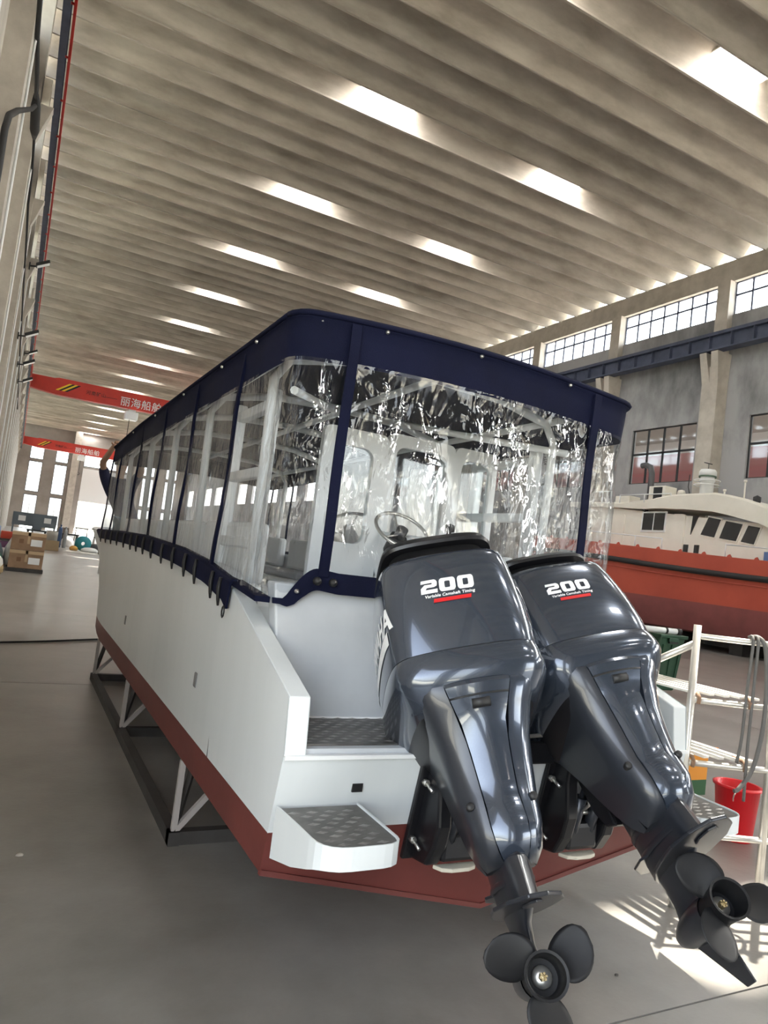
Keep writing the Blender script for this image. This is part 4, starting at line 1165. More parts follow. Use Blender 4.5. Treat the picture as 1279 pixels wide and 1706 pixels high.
ob = thing('carton', (5.44, 4.35, 0), 'orange and green cardboard carton on the floor behind the rack', 'box')
b = MB(); b.box(5.28, 5.60, 4.23, 4.48, .13, .36); b.build('upper_body', mat('carton_orange', (.72, .28, .03), .6), ob)
b = MB(); b.box(5.28, 5.60, 4.23, 4.48, 0, .13); b.build('label_band', mat('carton_green', (.03, .10, .04), .6), ob)
b = MB(); b.hexa([(5.28, 4.23, .36), (5.60, 4.23, .36), (5.60, 4.36, .36), (5.28, 4.36, .36)], [(5.26, 4.15, .42), (5.62, 4.15, .42), (5.62, 4.16, .425), (5.26, 4.16, .425)]); b.build('flap', mat('carton_orange2', (.66, .2, .03), .6), ob)
b = MB(); b.loft([[(5.72 + .07 * math.cos(a) * k, 4.05 + .06 * math.sin(a) * k, h + .01 * math.sin(3 * a)) for a in [2 * PI * i / 10 for i in range(10)]] for k, h in ((1, .0), (1.1, .03), (.8, .06), (.3, .07))], True); tag(b.build('packing_scrap', mat('scrap_yellow', (.62, .45, .15), .8, col2=(.8, .72, .5), scale=30)), 'crumpled yellow packing scrap on the floor beside the red bucket', 'scrap')

gb = thing('rubbish_bin', (10.3, 9.0, 0), 'dark green plastic bin standing behind the white boat stern', 'bin')
MT['bin'] = mat('bin_green', (.02, .07, .035), .45, col2=(.015, .05, .026), scale=4)
x, y = 10.3, 9.0
b = MB(); b.hexa([(x - .24, y - .24, .05), (x + .24, y - .24, .05), (x + .24, y + .24, .05), (x - .24, y + .24, .05)], [(x - .31, y - .33, .98), (x + .31, y - .33, .98), (x + .31, y + .33, .98), (x - .31, y + .33, .98)]); b.build('body', MT['bin'], gb, bevel=.03)
for dx in (-.18, 0, .18):
    b = MB(); b.hexa([(x + dx - .02, y - .262, .15), (x + dx + .02, y - .262, .15), (x + dx + .02, y - .23, .15), (x + dx - .02, y - .23, .15)], [(x + dx * 1.15 - .02, y - .338, .85), (x + dx * 1.15 + .02, y - .338, .85), (x + dx * 1.15 + .02, y - .3, .85), (x + dx * 1.15 - .02, y - .3, .85)]); b.build('rib', MT['bin'], gb)
b = MB(); b.box(x - .34, x + .34, y - .36, y + .36, .96, 1.02); b.box(x - .13, x + .1, y - .37, y - .35, .90, .97); b.build('rim', MT['bin'], gb, bevel=.015)
b = MB(); b.box(x - .12, x + .09, y - .366, y - .34, .875, .955); b.build('hand_slot', MT['black'], gb)
for s in (-.26, .26):
    b = MB(); b.tube([(x + s - .03, y + .26, .09), (x + s + .03, y + .26, .09)], .09, 12); b.build('wheel', MT['rubber'], gb)
pt = thing('paint_roller_tube', (10.1, 8.8, 1.02), 'white plastic tube with black end lying on the green bin', 'tube')
b = MB(); b.tube([(9.75, 8.9, 1.08), (10.42, 8.72, 1.08)], .05, 12); b.build('tube', MT['white'], pt)
b = MB(); b.tube([(10.42, 8.72, 1.08), (10.5, 8.7, 1.08)], .056, 12); b.build('end_cap', MT['black'], pt)
b = MB(); b.tube([(10.2, 8.778, 1.08), (10.24, 8.768, 1.08)], .053, 12); b.build('band', MT['black'], pt)

# yellow rag at the right end of the top rail
b = MB(); b.loft([[rp(.47 + .05 * math.cos(a) * k, -.02 + .03 * math.sin(a), h) for a in [2 * PI * i / 10 for i in range(10)]] for k, h in ((.9, 1.435), (1.0, 1.47), (.6, 1.50), (.2, 1.535))], True); tag(b.build('yellow_rag', mat('rag_yellow', (.85, .78, .03), .8)), 'bright yellow rag draped on the top rail of the rack', 'rag')

# a few crumbs of rubble on the floor near the motors
for i, (x, y, s, lb) in enumerate(((2.62, 2.62, .011, 'dark stone chip on the floor beyond the right motor skeg'), (2.3, 2.42, .012, 'dark leaf-like chip on the floor between the two propellers'), (2.58, 2.3, .008, 'tiny dark chip on the floor near the sunlit patch edge'), (.26, 3.95, .014, 'pale pebble alone on the floor at the left'))):
    b = MB(); b.loft([[(x + s * k * math.cos(a) * (1.3 + .3 * math.sin(3 * a + i)), y + s * k * math.sin(a), h * s) for a in [2 * PI * j / 7 for j in range(7)]] for k, h in ((1, 0), (.9, .5), (.35, .8))], True)
    tag(b.build('pebble', MT['joint'] if i < 3 else MT['conc']), lb, 'pebble')
b = MB(); b.tube([(-.9, 10.2, .012), (0.0, 10.43, .012), (.6, 10.75, .012), (1.3, 11.2, .012), (2.2, 11.5, .012)], .012, 6); tag(b.build('power_cable', MT['rubber']), 'thin black cable lying on the floor ahead of the boat bow', 'cable')
# ================================================================== RED WORKBOAT BY THE RIGHT WALL
wb_ = thing('workboat', (22.75, 17.5, .5), 'large orange-red workboat with cream wheelhouse standing by the right wall', 'boat')
MT['wred'] = mat('workboat_orange_red', (.50, .085, .05), .5, col2=(.43, .07, .042), scale=.7)
MT['wdark'] = mat('workboat_bottom_red', (.27, .075, .072), .65, col2=(.20, .058, .056), scale=1.1, detail=7)
MT['cream'] = mat('cream_paint', (.86, .83, .75), .42, col2=(.78, .75, .67), scale=.8)
WX, WH = 22.75, 1.5
def wsheer(y): return interp([(8, 3.1), (14.6, 3.18), (18, 3.34), (22.9, 3.6), (27, 3.75)], y)
def wwat(y): return interp([(8, 1.5), (14.5, 1.58), (20.7, 1.66), (27, 1.7)], y)
def whb(y): return interp([(7.5, .2), (8.2, .8), (9.5, 1.25), (11.5, WH), (24, WH), (27, 1.3)], y)
wst = [7.6, 8.4, 9.5, 11, 12.5, 14, 15.5, 17, 19, 21, 23, 25, 27]
for s, nm in ((-1, 'port'), (1, 'star')):
    b = MB(); b.loft([[(WX, y, .5), (WX + s * whb(y) * .5, y, .52), (WX + s * whb(y) * .84, y, .60), (WX + s * whb(y) * .95, y, 1.0), (WX + s * whb(y) * .98, y, wwat(y))] for y in wst], False, False); b.build('hull_bottom', MT['wdark'], wb_, auto=30)
    b = MB(); b.loft([[(WX + s * whb(y) * .98, y, wwat(y)), (WX + s * whb(y), y, 2.3), (WX + s * whb(y), y, wsheer(y)), (WX + s * (whb(y) - .08), y, wsheer(y) + .01), (WX + s * (whb(y) - .08), y, wsheer(y) - .5)] for y in wst], False, False); b.build('hull_side', MT['wred'], wb_, auto=30)
    b = MB(); b.tube([(WX + s * (whb(y) + .06), y, interp([(8, 2.45), (14.5, 2.58), (18, 2.72), (22.4, 3.0), (27, 3.15)], y)) for y in wst], .105, 10); b.build('rubber_fender', MT['rubber'], wb_)
    b = MB(); b.tube([(WX + s * (whb(y) + .01), y, interp([(8, 2.2), (14.5, 2.33), (18, 2.45), (22.4, 2.72), (27, 2.9)], y)) for y in wst], .03, 6); b.build('rubbing_strake', MT['wred'], wb_)
b = MB(); b.loft([[(WX - whb(y) + .05, y, wsheer(y) - .45), (WX + whb(y) - .05, y, wsheer(y) - .45)] for y in wst], False, False); b.build('deck', MT['wred'], wb_)
b = MB(); b.loft([[(WX - 1.3, 27, .6), (WX + 1.3, 27, .6)], [(WX - 1.3, 27, 3.7), (WX + 1.3, 27, 3.7)]], False, False); b.build('stern_plate', MT['wred'], wb_)
for y in range(9, 26):
    b = MB(); b.hexa([(WX - WH + .02, y - .08, wsheer(y)), (WX - WH + .1, y - .08, wsheer(y)), (WX - WH + .1, y + .08, wsheer(y)), (WX - WH + .02, y + .08, wsheer(y))], [(WX - WH + .04, y - .02, wsheer(y) + .1), (WX - WH + .08, y - .02, wsheer(y) + .1), (WX - WH + .08, y + .05, wsheer(y) + .07), (WX - WH + .04, y + .05, wsheer(y) + .07)]); b.build('bulwark_cleat', MT['wred'], wb_)
# deckhouse
xw = 22.28; xe = 23.9
b = MB(); b.hexa([(xw, 14.9, 2.9), (xe, 14.9, 2.9), (xe, 24.6, 3.1), (xw, 24.6, 3.1)], [(xw + .06, 15.35, 4.5), (xe, 15.35, 4.5), (xe, 24.5, 5.32), (xw + .06, 24.5, 5.32)]); b.build('deckhouse', MT['cream'], wb_, bevel=.03)
def wz(y): return interp([(14.2, 4.62), (15.4, 5.09), (16.4, 5.42), (17.35, 5.59), (19.2, 5.58), (20.6, 5.42), (21.9, 5.34), (25, 5.40)], y)
def wzb(y): return interp([(14.2, 3.95), (15.4, 4.46), (17.26, 4.90), (18.4, 5.0), (19.9, 5.06), (21.0, 5.05), (21.8, 5.12), (25, 5.22)], y)
b = MB(); rg = []
for y in (14.3, 14.9, 15.6, 16.2, 16.8, 17.4, 18.0, 18.6, 19.3, 20.0, 20.7, 21.3, 22.0, 23, 25):
    o_ = .14 if y > 20.5 else .26
    rg.append([(xw - o_ + .1, y, wz(y) + .02), (xw - o_, y, wz(y) - .06), (xw - o_ + .03, y, wzb(y)), (xw + .1, y, wzb(y)), (xe + .1, y, wzb(y)), (xe + .25, y, wz(y))])
b.loft(rg, True, True); b.build('roof_visor', MT['cream'], wb_, auto=35)
def wside(poly, name, m, off=.02, th=.03):
    """poly: (y,z) on the near side of the deckhouse"""
    b = MB(); A = []; B = []
    for y, z in poly:
        x = xw + .06 * (z - 2.9) / 2.1
        A.append((x - off, y, z)); B.append((x + th, y, z))
    b.hexa(A, B); return b.build(name, m, wb_)
wside([(19.65, 4.14), (20.86, 4.14), (20.86, 4.97), (19.65, 4.97)], 'window_frame', MT['white'], .02)
for y0, y1 in ((19.72, 20.22), (20.28, 20.79)): wside([(y0, 4.22), (y1, 4.22), (y1, 4.90), (y0, 4.90)], 'window_pane', MT['darkglass'], .035)
for q in (((18.0, 4.09), (17.42, 4.0), (17.21, 4.65), (17.73, 4.74)), ((17.2, 3.98), (16.53, 3.89), (16.33, 4.49), (17.0, 4.6)), ((16.34, 3.88), (15.84, 3.8), (15.66, 4.38), (16.11, 4.45))):
    wside(list(q), 'wheelhouse_pane', MT['darkglass'], .035)
    c_ = (sum(p[0] for p in q) / 4, sum(p[1] for p in q) / 4)
    wside([(lerp(c_[0], y, 1.16), lerp(c_[1], z, 1.16)) for y, z in q], 'window_frame', MT['cream'], .025)
wside([(18.42, 4.78), (18.18, 4.78), (18.45, 4.08)], 'wheelhouse_pane', MT['darkglass'], .035)
for y in (18.60, 18.12): wside([(y - .1, 3.35), (y + .1, 3.35), (y + .1, 3.70), (y - .1, 3.70)], 'port_light', MT['darkglass'], .035)
for y0, y1 in ((18.75, 19.35), (21.75, 22.4)):
    P = []
    for cx, cz_, a0 in ((y1 - .12, 4.74, 0), (y0 + .12, 4.74, PI / 2)):
        for k in range(5): a = a0 + PI / 2 * k / 4; P.append((cx + .12 * math.cos(a), cz_ + .12 * math.sin(a)))
    P += [(y0, 3.3), (y1, 3.3)]
    wside(P, 'deck_door', MT['cream'], .045)
b = MB(); b.lathe([(0, -.06), (.05, -.05), (.07, .0), (.07, .12), (.03, .14)], (xw + .02, 20.75, 5.02), 'x', 12); b.build('deck_lamp', MT['blackmetal'], wb_)
# roof gear
b = MB(); b.lathe([(.24, 5.3), (.24, 6.15), (.28, 6.16), (.28, 6.20), (.25, 6.21), (.25, 6.34), (.31, 6.36), (.31, 6.52), (.26, 6.60), (0, 6.61)], (22.75, 18.3, 0), 'z', 20); b.build('mast_funnel', MT['white'], wb_)
b = MB(); b.lathe([(.30, 6.30), (.315, 6.31), (.315, 6.36), (.30, 6.37)], (22.75, 18.3, 0), 'z', 20); b.build('funnel_band', mat('dull_green_band', (.10, .16, .12), .5), wb_)
for z in (6.0, 6.18):
    b = MB(); b.tube([(22.75 + .46 * math.cos(a), 18.3 + .46 * math.sin(a), z) for a in [2 * PI * k / 16 for k in range(17)]], .018, 6); b.build('mast_ring_rail', MT['white'], wb_)
b = MB(); b.tube([(22.5, 20.75, 5.3), (22.5, 20.75, 6.55), (22.5, 20.85, 6.82), (22.5, 21.1, 6.92), (22.5, 21.3, 6.90)], .12, 10); b.build('exhaust_pipe', mat('exhaust_grey', (.10, .10, .11), .5), wb_)
b = MB(); b.box(22.1, 22.75, 19.65, 20.45, 5.36, 5.95); ac = b.build('air_conditioner', MT['cream'], wb_, bevel=.02)
b = MB(); b.box(22.08, 22.11, 19.78, 20.2, 5.42, 5.9); b.build('fan_grille', MT['blackmetal'], ac)
b = MB(); b.box(22.2, 22.8, 21.5, 22.3, 5.3, 5.62); b.build('roof_locker', MT['cream'], wb_, bevel=.02)
b = MB(); b.lathe([(.0, 5.85), (.12, 5.82), (.16, 5.7), (.1, 5.6), (.05, 5.55), (.05, 5.3)], (22.6, 19.3, 0), 'z', 14); b.build('search_light', MT['cream'], wb_)
b = MB(); b.box(22.5, 22.8, 18.75, 19.1, 5.3, 5.62); b.build('motor_box', MT['blackmetal'], wb_, bevel=.03)
for (y, h) in ((17.25, 5.72), (16.45, 6.02)):
    b = MB(); b.tube([(22.4, y, 5.2), (22.4, y, h)], .028, 8); b.lathe([(.0, h + .06), (.06, h + .05), (.06, h - .02), (.03, h - .04)], (22.4, y, 0), 'z', 10); b.build('lamp_post', MT['cream'], wb_)
b = MB(); b.lathe([(0, 5.52), (.13, 5.45), (.13, 5.3), (.08, 5.18)], (22.4, 15.95, 0), 'z', 12); b.build('horn', MT['blackmetal'], wb_)
b = MB(); b.tube([(22.5, 18.75, 5.4), (22.35, 18.8, 5.9), (22.5, 18.9, 6.4)], .015, 6); b.tube([(22.75, 18.3, 6.6), (22.75, 18.3, 6.85)], .012, 6); b.tube([(22.75, 18.15, 6.8), (22.75, 18.5, 6.9)], .02, 6); b.build('aerial', MT['blackmetal'], wb_)
def rail(pts, h, name):
    b = MB(); b.tube([(x, y, z + h) for x, y, z in pts], .022, 8); b.build(name, MT['white'], wb_)
    for x, y, z in pts:
        b = MB(); b.tube([(x, y, z), (x, y, z + h)], .02, 8); b.build('rail_post', MT['white'], wb_)
rail([(21.35, y, wsheer(y)) for y in (18.9, 20.2, 21.5, 22.8, 24)], .42, 'side_rail')
rail([(21.35, y, wsheer(y)) for y in (11.5, 13.2, 14.6, 16.2)], .42, 'bow_rail')
rail([(22.05, y, 5.3) for y in (19.3, 20.6, 21.9)], .32, 'roof_rail'); rail([(22.05, y, 5.3) for y in (22.4, 22.9, 23.4)], .5, 'roof_rail')
b = MB(); b.box(21.5, 22.0, 14.0, 14.9, 3.0, 3.5); b.build('blue_locker', mat('blue_white', (.12, .2, .42), .5), wb_)
nb = thing('notice_board', (23.3, 14.2, 3.0), 'striped red, blue and white board on the workboat deck at the right edge', 'board')
for k in range(5):
    b = MB(); b.box(22.6, 24.0, 14.18, 14.22, 3.0 + .3 * k, 3.3 + .3 * k); b.build('board_stripe', (MT['white'], mat('stripe_blue', (.10, .16, .45), .6), MT['white'], mat('stripe_red', (.6, .05, .06), .6), MT['white'])[k], nb)
for y in (10, 13, 16, 19, 22, 25):
    b = MB(); b.box(WX - .7, WX + .7, y - .25, y + .25, 0, .495); tag(b.build('keel_block', MT['cradle']), 'dark block under the red workboat, %s' % {10: 'nearest the right edge of the photo', 13: 'second from the right edge', 16: 'just behind the tall rack post', 19: 'behind the green bin', 22: 'second from the far end', 25: 'at the far end of its hull'}[y], 'block', 'blocks under the red workboat')

# ================================================================== BRIDGE CRANES
def zh(txt, size, x, y, z, m, parent, name, th=.012, space=1.0):
    cu = bpy.data.curves.new('lettering', 'FONT'); cu.body = txt; cu.size = size; cu.extrude = th; cu.space_character = space; cu.offset = .003 * size
    t_ = bpy.data.objects.new('lettering', cu); COL.objects.link(t_)
    dg = bpy.context.evaluated_depsgraph_get(); dg.update()
    me = bpy.data.meshes.new_from_object(t_.evaluated_get(dg)); me.name = name
    bpy.data.objects.remove(t_); bpy.data.curves.remove(cu)
    me.materials.clear(); me.materials.append(m)
    o = bpy.data.objects.new(name, me); COL.objects.link(o)
    o.parent = parent; o.matrix_parent_inverse = wm(parent).inverted()
    o.matrix_basis = Matrix.Translation((x, y, z)) @ Matrix.Rotation(PI / 2, 4, 'X')
    return o
def bridge_crane(y, label, dz=0.):
    c = thing('bridge_crane', (12, y, 11.6), label, 'crane', 'bridge cranes')
    b = MB()
    b.hexa([(-.34, y, 11.85 + dz), (-.34, y + .6, 11.85 + dz), (-.34, y + .6, 12.45 + dz), (-.34, y, 12.45 + dz)], [(1.6, y, 11.62 + dz), (1.6, y + .6, 11.62 + dz), (1.6, y + .6, 12.98 + dz), (1.6, y, 12.98 + dz)])
    b.box(1.6, 22.6, y, y + .6, 11.62 + dz, 12.98 + dz)
    b.hexa([(22.6, y, 11.62 + dz), (22.6, y + .6, 11.62 + dz), (22.6, y + .6, 12.98 + dz), (22.6, y, 12.98 + dz)], [(23.98, y, 11.85 + dz), (23.98, y + .6, 11.85 + dz), (23.98, y + .6, 12.45 + dz), (23.98, y, 12.45 + dz)])
    b.build('girder', MT['cranered'], c)
    for x in (-.48, 24.2):
        b = MB(); b.box(x - .14, x + .14, y - 1.4, y + 2.0, 12.86, 13.2); b.build('end_carriage', MT['cranered'], c)
        b = MB(); s_ = 1 if x < 12 else -1; b.hexa([(x + s_ * .13, y + .05, 12.44), (x + s_ * 1.9, y + .05, 12.44), (x + s_ * 1.9, y + .55, 12.44), (x + s_ * .13, y + .55, 12.44)][::s_], [(x + s_ * .13, y + .05, 12.9), (x + s_ * 1.9, y + .05, 12.9), (x + s_ * 1.9, y + .55, 12.9), (x + s_ * .13, y + .55, 12.9)][::s_]); b.build('end_bracket', MT['cranered'], c)
    for k in range(4):
        x = 1.45 + .22 * k; b = MB(); b.hexa([(x, y - .012, 11.98 + dz), (x + .22, y - .012, 11.98 + dz), (x + .22, y, 11.98 + dz), (x, y, 11.98 + dz)], [(x + .95, y - .012, 12.66 + dz), (x + 1.17, y - .012, 12.66 + dz), (x + 1.17, y, 12.66 + dz), (x + .95, y, 12.66 + dz)])
        b.build('hazard_stripe', MT['yellow' if k % 2 == 0 else 'black'], c)
    zh('丽海船舶', .82, 6.35, y - .01, 11.86 + dz, MT['white'], c, 'company_lettering', space=1.05)
    zh('河南矿山', .36, 3.7, y - .01, 12.15 + dz, MT['black'], c, 'maker_lettering', space=1.15)
    b = MB(); b.box(5.2, 6.1, y - .012, y, 12.18 + dz, 12.21 + dz); b.build('thin_line', MT['black'], c)
    b = MB(); b.box(6.9, 7.9, y - .2, y + .8, 10.75 + dz, 11.4 + dz); b.box(7.1, 7.7, y + .1, y + .5, 11.4 + dz, 11.65 + dz); h = b.build('hoist', MT['white'], c, bevel=.04)
    b = MB(); b.tube([(7.3, y + .3, 10.8 + dz), (7.3, y + .3, 9.0 + dz)], .03, 6); b.tube([(7.3, y + .3, 9.0 + dz), (7.42, y + .3, 8.8 + dz), (7.3, y + .3, 8.62 + dz), (7.2, y + .3, 8.72 + dz)], .05, 6); b.build('hook', MT['blackmetal'], h)
bridge_crane(62.45, 'nearer red bridge crane girder with white lettering across the hall')
bridge_crane(112, 'farther red bridge crane girder in front of the far windows')

# ================================================================== FLOODLIGHTS AND CABLE ON THE LEFT COLUMNS
for i, (y, z, lb) in enumerate(((31.94, 11.55, 'largest looking black floodlight on the left columns, beside the red rail'), (31.94, 8.7, 'small round black floodlight low on the left columns'), (49.94, 11.7, 'high black floodlight on the left columns beyond the small round one'), (37.94, 8.7, 'slanted black floodlight on the left column just above the first red crane'), (43.94, 8.9, 'black floodlight on the left column beside the near red girder end'))):
    f = thing('floodlight', (-.9, y - .3, z), lb, 'floodlight', 'floodlights on the left columns')
    b = MB(); b.box(-.895, -.85, y - .42, y - .2, z - .12, z + .12); b.bar((-.88, y - .31, z), (-.62, y - .4, z + .02), .05); b.build('arm', MT['blackmetal'], f)
    b = MB(); b.hexa([(-.64, y - .62, z - .02), (-.16, y - .62, z + .24), (-.16, y - .28, z + .24), (-.64, y - .28, z - .02)], [(-.66, y - .62, z + .10), (-.20, y - .62, z + .36), (-.20, y - .28, z + .36), (-.66, y - .28, z + .10)]); b.build('housing', MT['blackmetal'], f, bevel=.015)
    b = MB(); b.hexa([(-.60, y - .60, z - .022), (-.18, y - .60, z + .222), (-.18, y - .30, z + .222), (-.60, y - .30, z - .022)], [(-.60, y - .60, z - .012), (-.18, y - .60, z + .232), (-.18, y - .30, z + .232), (-.60, y - .30, z - .012)]); b.build('lens', MT['white'], f)
cb = thing('hanging_cable', (-.85, 14, 6), 'thick black cable with a junction sleeve running down the left columns', 'cable')
b = MB(); b.tube([(-.86, 12.9, 10.9), (-.85, 13.19, 10.3), (-.85, 14.04, 10.12), (-.85, 15.72, 10.42), (-.85, 17.0, 10.49)], .042, 8); b.build('upper_cable', MT['rubber'], cb)
b = MB(); b.tube([(-.85, 16.7, 10.5), (-.85, 17.2, 10.5), (-.85, 18.3, 10.5), (-.85, 18.7, 10.5)], [.05, .1, .1, .04], 10); b.build('junction_sleeve', MT['rubber'], cb)
b = MB(); b.tube([(-.85, 18.61, 10.5), (-.85, 20.43, 10.4), (-.85, 21.18, 9.89), (-.85, 23.84, 9.85), (-.85, 29.44, 9.54), (-.85, 37.73, 9.21), (-.85, 55, 8.9)], .03, 6); b.build('lower_cable', MT['rubber'], cb)
b = MB(); b.tube([(-.85, 16.9, 10.35), (-.85, 15.78, 9.68), (-.85, 12.55, 7.94), (-.85, 11.13, 7.12), (-.85, 10.85, 6.78), (-.85, 10.92, 6.3), (-.85, 10.95, 4)], .045, 8); b.build('branch_cable', MT['rubber'], cb)

# ================================================================== CARTONS AND CLUTTER AT THE LEFT
MT['card'] = mat('cardboard', (.33, .215, .135), .85, col2=(.25, .16, .10), scale=2.5)
MT['tape'] = mat('packing_tape', (.50, .36, .22), .4)
pal = thing('pallet', (.5, 24.5, 0), 'low grey pallet under the two stacked cartons', 'pallet')
for y in (24.05, 24.5, 24.95):
    b = MB(); b.box(-.02, 1.0, y - .05, y + .05, 0, .09); b.build('bearer', MT['cradle'], pal)
for k in range(6):
    b = MB(); b.box(-.02 + .175 * k, .12 + .175 * k, 24.0, 25.0, .09, .115); b.build('board', MT['cradle'], pal)
for z, lb in ((.115, 'lower cardboard carton with white label, on the pallet'), (.66, 'upper cardboard carton with white label, top of the stack')):
    c = thing('carton', (.5, 24.5, z), lb, 'box', 'stacked cardboard cartons')
    b = MB(); b.box(.03, .96, 24.03, 24.95, z, z + .535); b.build('body', MT['card'], c, bevel=.008)
    b = MB(); b.box(.03, .96, 24.02, 24.96, z + .44, z + .537); b.box(.46, .53, 24.02, 24.96, z + .2, z + .54); b.build('tape', MT['tape'], c)
    b = MB(); b.box(.56, .87, 24.015, 24.02, z + .14, z + .34); b.build('label_sheet', MT['white'], c)
    b = MB(); b.box(.24, .36, 24.016, 24.021, z + .2, z + .33); b.build('printed_mark', mat('print_brown', (.2, .11, .06), .8), c)
def lump(name, x, y, z, rx, ry, rz, m, label, cat, seed=0, group=None):
    b = MB(); n = 12; rg = []
    for k, (f, h) in enumerate(((.8, 0), (1, .25), (.95, .6), (.6, .9), (.15, 1))):
        rg.append([(x + rx * f * math.cos(a) * (1 + .12 * math.sin(3 * a + seed)), y + ry * f * math.sin(a) * (1 + .1 * math.cos(2 * a + seed)), z + rz * h) for a in [2 * PI * i / n for i in range(n)]])
    b.loft(rg, True); return tag(b.build(name, m), label, cat, group)
# things on the floor along the left wall, behind the cartons
wk = thing('work_table', (-.35, 26.5, 0), 'dark low table behind the cartons carrying tools and bottles', 'table')
b = MB(); b.box(-.8, .45, 26, 27.2, .82, .88); b.build('table_top', MT['cradle'], wk)
for x in (-.75, .4):
    for y in (26.05, 27.15):
        b = MB(); b.box(x - .03, x + .03, y - .03, y + .03, 0, .82); b.build('leg', MT['cradle'], wk)
b = MB(); b.box(-.75, .4, 26.1, 27.1, .25, .3); b.build('shelf', MT['cradle'], wk)
b = MB(); b.box(-.3, .12, 26.2, 26.6, .88, 1.12); tag(b.build('tool_box', mat('tool_red', (.5, .06, .03), .5), bevel=.02), 'small red tool box on the dark table at the left', 'tool box')
b = MB(); b.box(-.7, .2, 26.0, 26.4, .6, .8); tag(b.build('case', mat('case_purple', (.22, .10, .2), .6), bevel=.02), 'dull purple case tucked under the dark table top', 'case')
for x, hh, mm, lb in ((-.62, .62, mat('bottle_teal', (.12, .33, .33), .4), 'teal bottle on the dark table, nearest the wall'), (-.42, .52, mat('bottle_blue', (.18, .24, .36), .4), 'grey blue bottle between the teal bottle and the red tool box')):
    b = MB(); b.lathe([(0, .88), (.09, .88), (.1, .92), (.1, .88 + hh * .7), (.035, .88 + hh * .85), (.035, .88 + hh), (0, .88 + hh)], (x, 26.6, 0), 'z', 14); tag(b.build('bottle', mm), lb, 'bottle')
lump('sack', .25, 25.6, 0, .42, .35, 1.05, MT['white'], 'pale sack slumped just behind the cartons', 'sack', 1)
lump('sack', -.42, 22.9, .14, .3, .4, .42, mat('sack_white', (.7, .68, .64), .8), 'white sack on the boards left of the cartons', 'sack', 2)
lump('bundle', -.46, 24.2, .14, .32, .45, .5, mat('bundle_green', (.05, .13, .10), .8), 'dark green bundle left of the cartons', 'bundle', 3)
lump('bundle', -.42, 25.55, 0, .3, .36, .85, mat('bundle_grey', (.12, .16, .18), .8), 'dark grey bundle behind the green one', 'bundle', 4)
b = MB(); b.box(-.85, -.06, 22.3, 24.9, .06, .14); 
for y in (22.5, 23.6, 24.7): b.box(-.8, -.1, y - .06, y + .06, 0, .06)
tag(b.build('timber_board', mat('timber', (.34, .25, .13), .8)), 'timber boards lying on the floor left of the cartons', 'board')
# far work area
ct = thing('site_cabin', (1.4, 62.5, 0), 'low blue-grey cabin with two bright windows near the far wall', 'cabin')
MT['cabin'] = mat('cabin_grey', (.12, .15, .18), .7)
b = MB(); b.box(-.1, 3.0, 61.5, 64, 1.0, 2.0); b.build('cabin_wall', MT['cabin'], ct)
for x in (0, 1.4, 2.9):
    b = MB(); b.box(x - .06, x + .06, 61.5, 61.62, 0, 1.0); b.build('leg', MT['cabin'], ct)
for x in (.3, 2.1):
    b = MB(); b.box(x, x + .5, 61.46, 61.5, 1.35, 1.75); b.build('window_pane', MT['white'], ct)
mb_ = thing('machine_bench', (2.6, 56, 0), 'dark steel machine bench in the far work area', 'bench')
b = MB(); b.box(.9, 4.3, 55.6, 56.6, .75, .85); b.build('bench_top', MT['blackmetal'], mb_)
for x in (1.0, 2.1, 3.2, 4.2):
    b = MB(); b.box(x - .06, x + .06, 55.7, 56.5, 0, .75); b.build('leg', MT['blackmetal'], mb_)
b = MB(); b.box(1.3, 1.8, 55.8, 56.3, .85, 1.3); b.build('motor_block', MT['cabin'], mb_)
b = MB(); b.box(2.9, 3.6, 55.8, 56.4, .85, 1.25); b.build('gear_block', mat('machine_brown', (.2, .16, .14), .6), mb_)
b = MB(); b.lathe([(0, 0), (.38, 0), (.4, .03), (.38, .3), (.4, .33), (.38, .6), (.4, .63), (.38, .95), (0, .96)], (2.4, 51.5, 0), 'z', 18); tag(b.build('drum', mat('drum_grey', (.42, .40, .36), .6)), 'pale grey drum on the floor of the far work area', 'drum')
b = MB(); b.lathe([(.12, -.25), (.46, -.25), (.46, -.2), (.3, -.18), (.3, .18), (.46, .2), (.46, .25), (.12, .25)], (4.0, 48, .46), 'y', 20); tag(b.build('cable_reel', mat('reel_teal', (.03, .28, .33), .5)), 'teal cable reel on the floor left of the boat bow', 'reel')
lump('scrap_heap', 4.9, 49, 0, .7, .5, .5, mat('scrap_dark', (.06, .06, .065), .7), 'dark scrap heap beside the teal cable reel', 'heap', 5)
lump('sack', 4.3, 46.5, 0, .5, .3, .3, MT['white'], 'white sack on the floor in front of the teal cable reel', 'sack', 6)
lump('sack', 3.4, 53, 0, .4, .3, .7, mat('sack_grey', (.55, .55, .56), .8), 'grey white sack between the drum and the machine bench', 'sack', 7)
lump('bundle', 3.45, 47.6, 0, .25, .2, .28, mat('bundle_orange', (.6, .33, .08), .8), 'small orange bundle left of the teal cable reel', 'bundle', 8)
